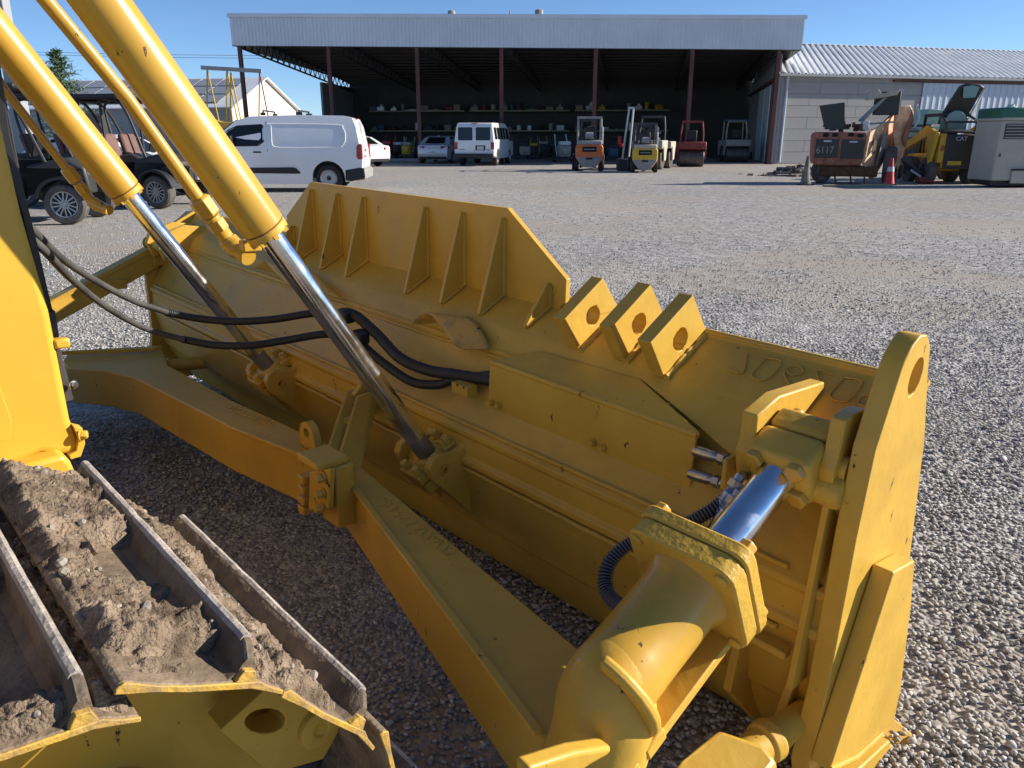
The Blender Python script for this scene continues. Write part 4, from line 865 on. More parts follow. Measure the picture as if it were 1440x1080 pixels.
# courses of big blocks, running bond: real recessed joints
blk = MB().prism([Wp(0, 0, 0), Wp(LW, 0, 0), Wp(LW, 0, EZ), Wp(0, 0, EZ)], -wn * .2).build('wall', 'block', wh)
bh, bw = .60, 2.4
bm_ = MB().box((0, 0, 0), (bw - .02, .03, bh - .02)).mesh('block', False); bm_.materials.append(M['block'])
for r_ in range(7):
    s = -.6 * (r_ % 2)
    while s < 12.6:
        s0_, s1_ = max(s, 0), min(s + bw, 12.8)
        if s1_ - s0_ > .3:
            o = bpy.data.objects.new('block', bm_); COL.objects.link(o); o.parent = wh; o.location = Wp((s0_ + s1_) / 2, -.018 - random.uniform(0, .006), .32 + r_ * bh); o.rotation_euler = (0, 0, math.atan2(wd.y, wd.x)); o.scale = ((s1_ - s0_ - .02) / (bw - .02), 1, 1)
        s += bw
MB().prism([Wp(0, 0, 0), Wp(0, 0, EZ), Wp(0, RD, RZ), Wp(0, RD * 1.9, EZ), Wp(0, RD * 1.9, 0)], wd * -.15).build('gable_wall', 'block', wh)
# ribbed roof: each rib is its own strip in one sheet
vs, fs = [], []; nrib = int(LW / .42); prof = []
for i in range(nrib):
    for a_, d_ in ((0, 0), (.55, 0), (.65, .09), (.9, .09)): prof.append(((i + a_) * .42 - .2, d_))
for s, d_ in prof: vs += [Wp(s, -.35, EZ + d_ - .06), Wp(s, RD, RZ + d_)]
for i in range(len(prof) - 1): fs.append((2 * i, 2 * i + 2, 2 * i + 3, 2 * i + 1))
MB().add(vs, fs).build('roof', 'roofmetal', wh, smooth=False)
MB().prism([Wp(-.3, RD, RZ + .1), Wp(LW, RD, RZ + .1), Wp(LW, RD * 2, EZ), Wp(-.3, RD * 2, EZ)], (0, 0, -.05)).build('roof', 'roofmetal', wh)
MB().bar(Wp(-.2, -.40, EZ - .09), Wp(LW, -.40, EZ - .09), .10, .12).build('gutter', 'greywall', wh)
MB().tube([Wp(.35, -.34, EZ - .1), Wp(.35, -.12, EZ - .4), Wp(.35, -.10, .1)], .06, 10).build('downpipe', 'blockdoor', wh)
# big sheeted door
sx0 = (atY(1300, 115, 46.2) - WL_).dot(wd); vs, fs, prof = [], [], []
k = int((LW - sx0) / .42)
dr = thing('sheeted_door', 'pale blue ribbed metal sliding door on the warehouse front, behind the skid steers', 'door', tuple(WL_)); dr['label'] = 'pale blue ribbed metal sliding door on the warehouse front, behind the skid steers'
for i in range(k):
    for a_, d_ in ((0, 0), (.72, 0), (.78, .03), (.94, .03)): prof.append((sx0 + (i + a_) * .42, d_))
for s, d_ in prof: vs += [Wp(s, -.10 - d_, .05), Wp(s, -.10 - d_, 4.28)]
for i in range(len(prof) - 1): fs.append((2 * i, 2 * i + 2, 2 * i + 3, 2 * i + 1))
o = MB().add(vs, fs).build('door_leaf', 'blockdoor', dr, smooth=False)
MB().bar(Wp(sx0 - 2, -.1, 4.36), Wp(LW, -.1, 4.36), .12, .12).build('door_rail', 'column', dr)
# side wall with sliding doors that runs back beside the shed
sd0, sd1 = V((14.25, 44.2, 0)), V((18.0, 61.9, 0)); side_ = thing('door_wall', 'shaded side wall with two tall pale sliding door leaves inside the shed mouth', 'wall', tuple(sd0)); sdir = (sd1 - sd0).normalized(); sn = V((-sdir.y, sdir.x, 0)); LS = (sd1 - sd0).length
def Sp(s, d, z): return sdir * s + sn * d + V((0, 0, z))
MB().prism([Sp(0, 0, 0), Sp(LS, 0, 0), Sp(LS, 0, 5.2), Sp(0, 0, 5.6)], -sn * .12).build('wall', 'block', side_)
for s0_, s1_ in ((2.6, 5.4), (6.0, 9.4)): MB().box(Sp((s0_ + s1_) / 2, .08, 2.1), (s1_ - s0_, .06, 4.2), Matrix((sdir, sn, V((0, 0, 1)))).transposed()).build('door_leaf', 'corr', side_)
for s_ in (.15, 2.2, 5.7): MB().bar(Sp(s_, .1, 0), Sp(s_, .1, 4.6), .2, .2).build('door_post', 'column', side_)
MB().bar(Sp(0, .14, 4.35), Sp(LS, .14, 4.35), .14, .14).build('door_track', 'column', side_)

# ================================================================== BUILDINGS AND TREE on the left
def gable(name, label, loc, rz, L_, Wd, ez_, rz_, wall, roofm, panels=False):
    t_ = thing(name, label, 'building', loc, rz)
    MB().prism([(0, 0, 0), (0, 0, ez_), (0, Wd / 2, rz_), (0, Wd, ez_), (0, Wd, 0)], (-L_, 0, 0)).build('wall', wall, t_, smooth=False)
    MB().prism([(.001, .05, 0), (.001, .05, ez_), (.001, Wd / 2, rz_ - .02), (.001, Wd - .05, ez_), (.001, Wd - .05, 0)], (.02, 0, 0)).build('gable_end', 'cream', t_, smooth=False)
    for s in (0, 1):
        y0_, y1_ = (-.4, Wd / 2) if s == 0 else (Wd + .4, Wd / 2)
        r_ = MB().prism([(.4, y0_, ez_ - .1), (.4, y1_, rz_ + .08), (-L_ - .4, y1_, rz_ + .08), (-L_ - .4, y0_, ez_ - .1)], (0, 0, .1)).build('roof', roofm, t_, smooth=False)
        if panels and s == 0:
            n_ = int(L_ / 2.3)
            for i in range(n_):
                for j in range(3):
                    a_, b_ = lerp(V((0, y0_, ez_ - .1)), V((0, y1_, rz_ + .08)), .12 + j * .28), lerp(V((0, y0_, ez_ - .1)), V((0, y1_, rz_ + .08)), .36 + j * .28)
                    x = -1.4 - i * 2.3; MB().prism([a_ + V((x, 0, .16)), b_ + V((x, 0, .16)), b_ + V((x - 2.1, 0, .16)), a_ + V((x - 2.1, 0, .16))], (0, 0, .05)).build('roof_panel', 'solar', r_, smooth=False)
    return t_
pg = atY(325, 150, 70); gable('gabled_building', 'long low building with cream gable end and dark roof panels behind the white van', (pg.x, 70, 0), R(-12), 26, 12, 3.85, 6.45, 'greywall', 'roofmetal', True)
pg = atY(255, 130, 95); gable('distant_building', 'pale low building further left behind the parked buggies', (pg.x - 6, 92, 0), R(-5), 34, 12, 5.6, 7.6, 'cream', 'solar')
def conifer(name, label, loc, h_, r_, seed):
    rr = random.Random(seed); t_ = thing(name, label, 'tree', loc)
    MB().tube([(0, 0, 0), (.1, 0, h_ * .5), (0, .05, h_ * .98)], [h_ * .03, h_ * .018, .02], 8).build('trunk', 'bark', t_)
    mb = MB()
    for i in range(46):
        z = h_ * (.12 + .86 * i / 46); rad = r_ * (1 - (z / h_)) ** .8 * rr.uniform(.7, 1.15) + .12
        for k in range(7):
            a_ = rr.uniform(0, 2 * pi); tip = V((cos(a_) * rad, sin(a_) * rad, z - rad * rr.uniform(-.25, .3))); st = V((0, 0, z))
            m_ = 9
            for j in range(m_):
                f_ = (j + 1) / m_; q = st.lerp(tip, f_); s = .08 + .12 * (1 - f_)
                for _ in range(3):
                    u = V((rr.uniform(-1, 1), rr.uniform(-1, 1), rr.uniform(-.4, .8))).normalized() * s * rr.uniform(.8, 2.0); w2 = V((rr.uniform(-1, 1), rr.uniform(-1, 1), rr.uniform(-1, 1))).normalized() * s * .35
                    mb.add([q, q + u + w2, q + u * 1.2 - w2], [(0, 1, 2)])
    mb.build('crown', 'needle', t_, smooth=False)
pt = atY(88, 130, 60); conifer('spruce_tree', 'spruce tree rising behind the parked buggies at the far left', (pt.x, 60, 0), 7.5, 4.0, 3)
# grey pole at the very left, and wires
pp = atY(10, 60, 22); po = thing('lamp_pole', 'pale grey square pole at the top left corner of the picture', 'pole', (pp.x, 22, 0)); MB().box((0, 0, 4), (.34, .34, 8)).build('shaft', 'greywall', po, bevel=.02); MB().box((0, 0, .05), (.6, .6, .1)).build('base_plate', 'greywall', po)
wl_ = MB()
for z in (9.5, 9.75): wl_.tube([(-60, 84, z), (-35, 84, z - .45), (-10, 84, z - .7), (16, 84, z - .5)], .018, 5)
tag(wl_.build('overhead_wires', 'black', None), 'pair of thin overhead wires crossing the sky left of the shed', 'wires')
# A-frame gantry
ga = thing('gantry', 'yellow and red legged lifting gantry with a grey top beam', 'gantry', (-12.2, 36, 0))
tl_, tr_ = atY(283, 95, 36) - V((-12.2, 36, 0)), atY(368, 100, 36) - V((-12.2, 36, 0))
MB().bar(tl_, tr_, .12, .16).build('beam', 'greywall', ga)
for q, dx, m_ in ((tl_, .25, 'fork_yel'), (tl_, 1.1, 'fork_yel'), (tr_, -1.35, 'fork_yel'), (tr_, -.1, 'red')):
    for dy in (-.9, .9):
        MB().bar(q + V((dx, 0, -.05)), V((q.x + dx + .18 * (1 if dy > 0 else -1), dy, 0)), .042, .042).build('leg', m_, ga)
# stored yellow attachments left of the shed
for i, (a_, Yy, L_, lb) in enumerate(((330, 34, 2.6, 'yellow loader boom lying on stands beside the gantry, left of the pair'), (385, 36, 1.8, 'yellow bucket attachment resting on stands behind the white van roof, right of the pair'))):
    p = atY(a_, 165, Yy); t_ = thing('loader_attachment', lb, 'attachment', (p.x, Yy, 0), R(-8 + 10 * i), 'yellow attachments stored by the gantry')
    MB().prism([(-L_ / 2, 0, 1.75), (-L_ / 2, 0, 2.15), (-L_ / 4, 0, 2.0), (L_ / 2, 0, 1.95), (L_ / 2, 0, 1.6), (0, 0, 1.7)], (0, .5, 0)).build('boom', 'fork_yel', t_, bevel=.03)
    for x in (-.4, .4):
        for y in (.05, .45): MB().bar((x * L_, y, 0), (x * L_, y, 1.8), .08, .08).build('stand_leg', 'dkgrey', t_)
    MB().box((0, .25, .9), (L_ * .9, .4, .08)).build('stand_shelf', 'dkgrey', t_)

# ================================================================== VEHICLES (local frame: x = rearwards to forwards along the car, y = left, z = up)
def wheel(par, c, r_, w_, side, tyre='tyre', rim='rim', style='holes'):
    c = V(c); d = V((0, side, 0))
    t_ = MB().lathe(c - d * w_ / 2, d, [(0, r_ * .62), (0.0, r_ * .9), (w_ * .12, r_ * .985), (w_ * .3, r_), (w_ * .7, r_), (w_ * .88, r_ * .985), (w_, r_ * .9), (w_, r_ * .64), (w_ * .8, r_ * .62), (w_ * .75, .01)], 32, False).build('wheel', tyre, par)
    m_ = MB().lathe(c + d * w_ * .30, d, [(0, .01), (0, r_ * .5), (w_ * .17, r_ * .62), (w_ * .2, r_ * .64)], 28, False)
    if style != 'holes': m_.build('rim_barrel', 'dkgrey', t_); m_ = MB().lathe(c + d * w_ * .42, d, [(0, r_ * .58), (.015, r_ * .60), (.02, r_ * .64), (.0, r_ * .65)], 28, False)
    m_.lathe(c + d * w_ * .30, d, [(0, r_ * .22), (w_ * .12, r_ * .20), (w_ * .14, .01)], 18)
    if style == 'holes':
        for k in range(14):
            a_ = 2 * pi * k / 14; m_.box(c + d * w_ * .33 + V((cos(a_), 0, sin(a_))) * r_ * .44, (r_ * .16, .012, r_ * .06), Matrix.Rotation(-a_, 3, 'Y'))
    else:
        for k in range(7):
            a_ = 2 * pi * k / 7
            for o in (-.16, .16): m_.bar(c + d * w_ * .40 + V((cos(a_), 0, sin(a_))) * r_ * .1, c + d * w_ * .40 + V((cos(a_ + o * 1.6), 0, sin(a_ + o * 1.6))) * r_ * .60, .02, .02)
    m_.build('rim', rim, t_)
    if style == 'holes': MB().lathe(c + d * w_ * .44, d, [(0, r_ * .17), (.01, r_ * .15), (.012, .01)], 16).build('hub_cap', 'trim', t_)
    return t_
class Body:
    """side outline extruded across, cut at the belt line and leaned in above it"""
    def __init__(s, outline, hw, zb, zt, lean, plan=None): s.o = outline; s.hw = hw; s.zb = zb; s.zt = zt; s.lean = lean; s.plan = plan
    def y(s, z, x=0.):
        w_ = s.hw
        if z > s.zb: w_ -= s.lean * ((z - s.zb) / (s.zt - s.zb)) ** 1.4
        if z < .45: w_ -= .05 * (.45 - z) / .3
        if s.plan: w_ *= s.plan(x)
        return w_
    def build(s, m, parent, bevel=.07, name='body'):
        me = bpy.data.meshes.new(name); b = bmesh.new(); n = len(s.o)
        a_ = [b.verts.new((x, -s.hw, z)) for x, z in s.o]; c_ = [b.verts.new((x, s.hw, z)) for x, z in s.o]
        b.faces.new(a_); b.faces.new(c_[::-1])
        for i in range(n): b.faces.new((a_[i], c_[i], c_[(i + 1) % n], a_[(i + 1) % n]))
        for z in np.linspace(.45, s.zt, 9): bmesh.ops.bisect_plane(b, geom=b.verts[:] + b.edges[:] + b.faces[:], plane_co=(0, 0, z), plane_no=(0, 0, 1))
        xs = [q[0] for q in s.o]
        for x in np.linspace(min(xs) + .05, max(xs) - .05, 9 if s.plan else 2): bmesh.ops.bisect_plane(b, geom=b.verts[:] + b.edges[:] + b.faces[:], plane_co=(x, 0, 0), plane_no=(1, 0, 0))
        for v_ in b.verts: v_.co.y = math.copysign(s.y(v_.co.z, v_.co.x), v_.co.y)
        bmesh.ops.recalc_face_normals(b, faces=b.faces); b.to_mesh(me); b.free(); me.shade_smooth(); me.set_sharp_from_angle(angle=R(50))
        o = bpy.data.objects.new(name, me); COL.objects.link(o); o.parent = parent; me.materials.append(M[m])
        md = o.modifiers.new('bevel', 'BEVEL'); md.width = bevel; md.segments = 4; md.limit_method = 'ANGLE'; md.angle_limit = R(40)
        return o
    def side(s, pts, sd_, off, th=.006):
        P_ = [V((x, sd_ * (s.y(z, x) + off), z)) for x, z in pts]; return P_
def arch(cx, cz, r_, a0=180, a1=0, n=12): return [(cx + r_ * cos(R(a0 + (a1 - a0) * k / n)), cz + r_ * sin(R(a0 + (a1 - a0) * k / n))) for k in range(n + 1)]
def rrect(x0, z0, x1, z1, r_, n=4):
    P_ = []
    for cx, cz, a0 in ((x1 - r_, z1 - r_, 0), (x0 + r_, z1 - r_, 90), (x0 + r_, z0 + r_, 180), (x1 - r_, z0 + r_, 270)):
        P_ += [(cx + r_ * cos(R(a0 + 90 * k / n)), cz + r_ * sin(R(a0 + 90 * k / n))) for k in range(n + 1)]
    return P_
def panel(bd, name, pts, sd_, off, m, par, th=.01):
    P_ = bd.side(pts, sd_, off); return MB().prism(P_, (0, -sd_ * th, 0)).build(name, m, par)

# --- white cargo van, rear at x=0, nose towards +x (turned so that it points left in the picture)
van = thing('cargo_van', 'white windowless cargo van with black side trim and roof bars, parked facing left', 'van')
rw, fw, wr = .88, 3.86, .335
out = [(.04, .46), (.0, .75), (.03, 1.0), (.13, 1.60), (.22, 1.80), (.42, 1.855), (1.6, 1.875), (2.75, 1.84), (3.10, 1.74), (3.72, 1.28), (3.9, 1.17), (4.45, 1.02), (4.66, .86), (4.72, .5), (4.68, .25)] + \
      [(fw + .42, .24)] + arch(fw, wr + .02, .41, 0, 180) + [(fw - .42, .20), (rw + .42, .20)] + arch(rw, wr + .02, .41, 0, 180) + [(rw - .42, .24), (.06, .30)]
vb = Body(out, .925, 1.0, 1.87, .17); body = vb.build('white', van, .07)
M['dark_gap'] = mat('dark_gap', (.01, .01, .01), .9)
def frontwin(bd, sd_): return [(3.62, 1.20), (3.28, 1.50), (3.05, 1.60), (2.50, 1.635), (2.46, 1.60), (2.46, 1.25), (2.60, 1.15), (3.40, 1.13)]
for s in (-1, 1):
    panel(vb, 'side_window', frontwin(vb, s), s, .004, 'glass_dark', body)
    panel(vb, 'window_seal', [(x * 1.0 + (.03 if x > 3 else -.025), z + (.022 if z > 1.4 else -.022)) for x, z in frontwin(vb, s)], s, .002, 'trim', body)
    # pressed side panel: a raised frame lip round a shallow field
    fld = [(2.24, 1.20), (2.24, 1.62), (2.20, 1.66), (.62, 1.64), (.46, 1.56), (.40, 1.42), (.42, 1.22), (.52, 1.12), (.60, 1.10), (2.05, 1.09)]
    P_ = vb.side(fld, s, .000); MB().tube([V(q) for q in smoothpath(P_ + [P_[0]], 3)], .013, 6).build('pressed_panel_edge', 'white', body)
    panel(vb, 'door_trim', [(2.95, .47), (3.9 - .42, .47), (3.45, .60), (1.75, .61), (1.68, .59), (1.58, .48), (1.60, .45)], s, .016, 'trim', body)
    for x in (2.36,): MB().bar(V((x, s * (vb.y(1.0) + .001), .30)), V((x, s * (vb.y(1.0) + .001), 1.0)), .012, .006).bar(V((x, s * (vb.y(1.0) + .001), 1.0)), V((x, s * (vb.y(1.72) + .001), 1.72)), .012, .006).build('door_gap', 'dark_gap', body)
    MB().box((2.62, s * (.93), .98), (.2, .03, .035)).build('door_handle', 'trim', body, bevel=.008)
    MB().prism(vb.side(rrect(.93, .80, 1.22, 1.0, .03), s, .002), (0, s * .003, 0)).build('filler_flap', 'white', body)
    # tail lamp wraps the rear corner
    MB().prism([V((-.005, s * .945, .80)), V((-.005, s * .945, 1.17)), V((.06, s * .945, 1.18)), V((.13, s * .935, 1.12)), V((.15, s * .935, .86)), V((.10, s * .94, .80))], (0, -s * .13, 0)).build('tail_lamp', 'redlamp', body, bevel=.015)
    MB().prism([V((.45, s * .935, .28)), V((.45, s * .935, .54)), V((.06, s * .945, .60)), V((-.04, s * .945, .58)), V((-.05, s * .945, .33)), V((.3, s * .935, .26))], (0, -s * .05, 0)).build('bumper_corner', 'trim', body, bevel=.02)
    for cx in (rw, fw):
        mb = MB(); mb.prism([V((x, s * .80, z)) for x, z in arch(cx, wr + .02, .408, 0, 180)] , (0, -s * .35, 0)).build('wheel_housing', 'dark_gap', body)
    wheel(van, (rw, s * .80, wr), wr, .2, s, 'tyre', 'rim', 'holes'); wheel(van, (fw, s * .80, wr), wr, .2, s, 'tyre', 'rim', 'holes')
    MB().tube(smoothpath([V((3.2, s * .92, 1.18)), V((3.26, s * 1.0, 1.22)), V((3.26, s * 1.08, 1.24))], 4), .03, 8).box((3.22, s * 1.10, 1.27), (.1, .18, .22)).build('mirror', 'trim', body, bevel=.02)
MB().prism([V((-.05, -.90, .30)), V((-.06, -.90, .52)), V((.03, -.90, .60)), V((.2, -.90, .6)), V((.2, -.90, .27))], (0, 1.80, 0)).build('rear_bumper', 'grey', body, bevel=.03)
MB().bar((.028, 0, .60), (.128, 0, 1.70), .012, .012, (0, 1, 0)).build('door_gap', 'dark_gap', body)
MB().prism([V((.020, -.78, .98)), V((.020, -.06, .98)), V((.128, -.08, 1.62)), V((.128, -.68, 1.62))], (-.006, 0, .0)).build('rear_door_pressing', 'white', body, bevel=.02)
MB().prism([V((.020, .78, .98)), V((.020, .06, .98)), V((.128, .08, 1.62)), V((.128, .68, 1.62))], (-.006, 0, .0)).build('rear_door_pressing', 'white', body, bevel=.02)
MB().box((-.004, .36, .78), (.02, .34, .16)).build('number_plate', 'plate', body)
MB().box((-.012, .36, .87), (.02, .20, .03)).build('plate_lamp', 'redlamp', body); MB().box((.005, .1, 1.02), (.03, .14, .03)).build('door_handle', 'trim', body); MB().box((.19, 0, 1.80), (.05, .3, .02)).build('brake_light', 'redlamp', body)
ws = [(3.74, 1.29), (3.10, 1.745)]
MB().prism([V((3.745, -.80, 1.295)), V((3.745, .80, 1.295)), V((3.12, .68, 1.745)), V((3.12, -.68, 1.745))], (.012, 0, .014)).build('windscreen', 'glass_dark', body)
rk = MB()
for x in (1.55, 2.45): rk.tube([(x, -.66, 1.87), (x, -.62, 1.98), (x, .62, 1.98), (x, .66, 1.87)], .022, 8)
rk.bar((1.5, -.55, 1.98), (1.5, .55, 1.98), .02, .02)
for s in (-1, 1): rk.box((1.55, s * .66, 1.90), (.16, .06, .09)).box((2.45, s * .66, 1.90), (.12, .06, .07))
rk.build('roof_bars', 'trim', van, bevel=.005)
p = G(466, 269.5); a_ = R(180 + 3.5)
def place(o, wp, local, rz): 
    m_ = Matrix.Rotation(rz, 3, 'Z'); o.rotation_euler = (0, 0, rz); o.location = V((wp.x, wp.y, 0)) - m_ @ V((local[0], local[1], 0))
place(van, p, (rw, .90), a_); van.scale = (1.04, 1.04, 1.04)

# --- white passenger van seen from behind
pv_ = thing('passenger_van', 'white full-size passenger van seen from behind with dark rear windows', 'van')
rw, fw, wr = 1.15, 4.65, .37
out = [(.0, .50), (.0, 1.0), (.06, 1.9), (.16, 2.04), (.4, 2.08), (3.8, 2.08), (4.1, 2.0), (4.75, 1.42), (5.4, 1.22), (5.55, 1.0), (5.58, .45)] + [(fw + .45, .42)] + arch(fw, wr + .03, .45, 0, 180) + [(fw - .45, .34), (rw + .45, .34)] + arch(rw, wr + .03, .45, 0, 180) + [(rw - .45, .44)]
eb = Body(out, 1.0, 1.1, 2.08, .14); body = eb.build('white', pv_, .07)
for s in (-1, 1):
    for x0_, x1_ in ((.42, 1.05), (1.15, 1.85), (1.95, 2.65), (2.75, 3.35), (3.5, 4.25)):
        top = 1.86; q = rrect(x0_, 1.28, x1_, top, .06)
        if x0_ > 3.4: q = [(3.5, 1.28), (4.6, 1.28), (4.15, 1.82), (3.5, 1.86)]
        panel(eb, 'side_window', q, s, .006, 'glass_dark', body)
    MB().box((.03, s * .93, .98), (.09, .17, .34)).build('tail_lamp', 'redlamp', body, bevel=.02)
    MB().prism([V((-.003 + (z - 1) * .066, s * y, z)) for y, z in rrect(.08, 1.24, .82, 1.86, .05)], (-.008, 0, 0)).build('rear_window', 'glass_dark', body)
    for cx in (rw, fw): MB().prism([V((x, s * .86, z)) for x, z in arch(cx, wr + .03, .44, 0, 180)], (0, -s * .4, 0)).build('wheel_housing', 'dark_gap', body)
    wheel(pv_, (rw, s * .86, wr), wr, .24, s, 'tyre', 'rim', 'holes'); wheel(pv_, (fw, s * .86, wr), wr, .24, s, 'tyre', 'rim', 'holes')
    MB().box((4.3, s * 1.12, 1.35), (.08, .2, .3)).bar((4.35, s * .95, 1.25), (4.3, s * 1.05, 1.3), .04, .04).build('mirror', 'trim', body, bevel=.02)
MB().box((-.06, 0, .50), (.18, 2.0, .22)).build('rear_bumper', 'trim', body, bevel=.03)
MB().box((-.004, -.32, .88), (.02, .5, .24)).build('plate_surround', 'trim', body); MB().box((-.02, -.32, .87), (.02, .33, .17)).build('number_plate', 'plate', body)
MB().bar((-.001, 0, .62), (.055, 0, 1.95), .014, .012, (0, 1, 0)).build('door_gap', 'dark_gap', body); MB().box((.14, 0, 2.04), (.06, .3, .03)).build('brake_light', 'redlamp', body)
MB().box((-.006, .62, .80), (.01, .28, .04)).box((-.006, -.72, .78), (.01, .14, .06)).build('badge', 'grey', body)
place(pv_, G(698, 233), (0.9, -.95), R(90 - 10))

# --- saloon cars
def saloon(label, paint, grp=None):
    t_ = thing('saloon_car', label, 'car', group=grp); rw, fw, wr = .98, 3.72, .32
    out = [(.05, .32), (.0, .55), (.03, .80), (.08, .97), (.50, 1.02), (1.20, 1.38), (1.6, 1.45), (2.3, 1.46), (2.75, 1.38), (3.45, 1.0), (4.3, .88), (4.6, .72), (4.66, .4), (4.6, .22)] + [(fw + .38, .2)] + arch(fw, wr + .02, .37, 0, 180) + [(fw - .38, .17), (rw + .38, .17)] + arch(rw, wr + .02, .37, 0, 180) + [(rw - .38, .22)]
    cb = Body(out, .91, .86, 1.46, .28, lambda x: 1 - .10 * max(0, 1 - x / .7) ** 2 - .12 * max(0, (x - 3.9) / .8) ** 2); b_ = cb.build(paint, t_, .06)
    for s in (-1, 1):
        panel(cb, 'side_window', [(.95, 1.02), (1.28, 1.34), (1.65, 1.395), (1.95, 1.40), (1.95, .98)], s, .006, 'glass_dark', b_)
        panel(cb, 'side_window', [(2.02, .98), (2.02, 1.40), (2.3, 1.40), (2.68, 1.33), (3.2, 1.0)], s, .006, 'glass_dark', b_)
        MB().prism([V((-.005, s * .46, .80)), V((.03, s * .46, .93)), V((.06, s * .80, .93)), V((.32, s * .888, .90)), V((.22, s * .90, .80)), V((.04, s * .82, .76))], (.03, 0, -.01)).build('tail_lamp', 'redlamp', b_, bevel=.01)
        for x in (1.99, 3.05): MB().bar(V((x, s * (cb.y(.6, x) + .001), .3)), V((x, s * (cb.y(.95, x) + .001), .95)), .012, .008).build('door_gap', 'dark_gap', b_)
        for cx in (rw, fw): MB().prism([V((x, s * .78, z)) for x, z in arch(cx, wr + .02, .36, 0, 180)], (0, -s * .3, 0)).build('wheel_housing', 'dark_gap', b_)
        wheel(t_, (rw, s * .79, wr), wr, .2, s, 'tyre', 'rim', 'spokes'); wheel(t_, (fw, s * .79, wr), wr, .2, s, 'tyre', 'rim', 'spokes')
        MB().box((3.0, s * .98, 1.02), (.12, .16, .12)).build('mirror', paint, b_, bevel=.03)
    MB().prism([V((.56, -.56, 1.065)), V((.56, .56, 1.065)), V((1.16, .47, 1.375)), V((1.16, -.47, 1.375))], (-.008, 0, .012)).build('rear_window', 'glass_dark', b_)
    MB().prism([V((3.38, -.62, 1.05)), V((3.38, .62, 1.05)), V((2.82, .50, 1.365)), V((2.82, -.50, 1.365))], (.008, 0, .012)).build('windscreen', 'glass_dark', b_)
    MB().prism([V((.0, -.78, .24)), V((-.02, -.74, .38)), V((-.02, .74, .38)), V((.0, .78, .24))], (.1, 0, 0)).build('bumper_insert', 'trim', b_, bevel=.01)
    MB().box((.0, 0, .62), (.02, .34, .12)).build('number_plate', 'plate', b_); MB().box((.02, 0, .87), (.03, .5, .03)).build('boot_trim', 'rim', b_)
    MB().lathe((1.5, 0, 1.44), (-.3, 0, 1), [(0, .03), (.07, .01)], 6).build('aerial', paint, b_)
    return t_
c1_ = saloon('silver saloon car parked under the shed front, left of the passenger van', 'silver'); place(c1_, G(634, 230), (.5, -.9), R(90 - 9))
c2_ = saloon('white saloon car whose tail shows just behind the cargo van', 'white'); place(c2_, G(549, 234), (.0, -.80), R(90 + 48))

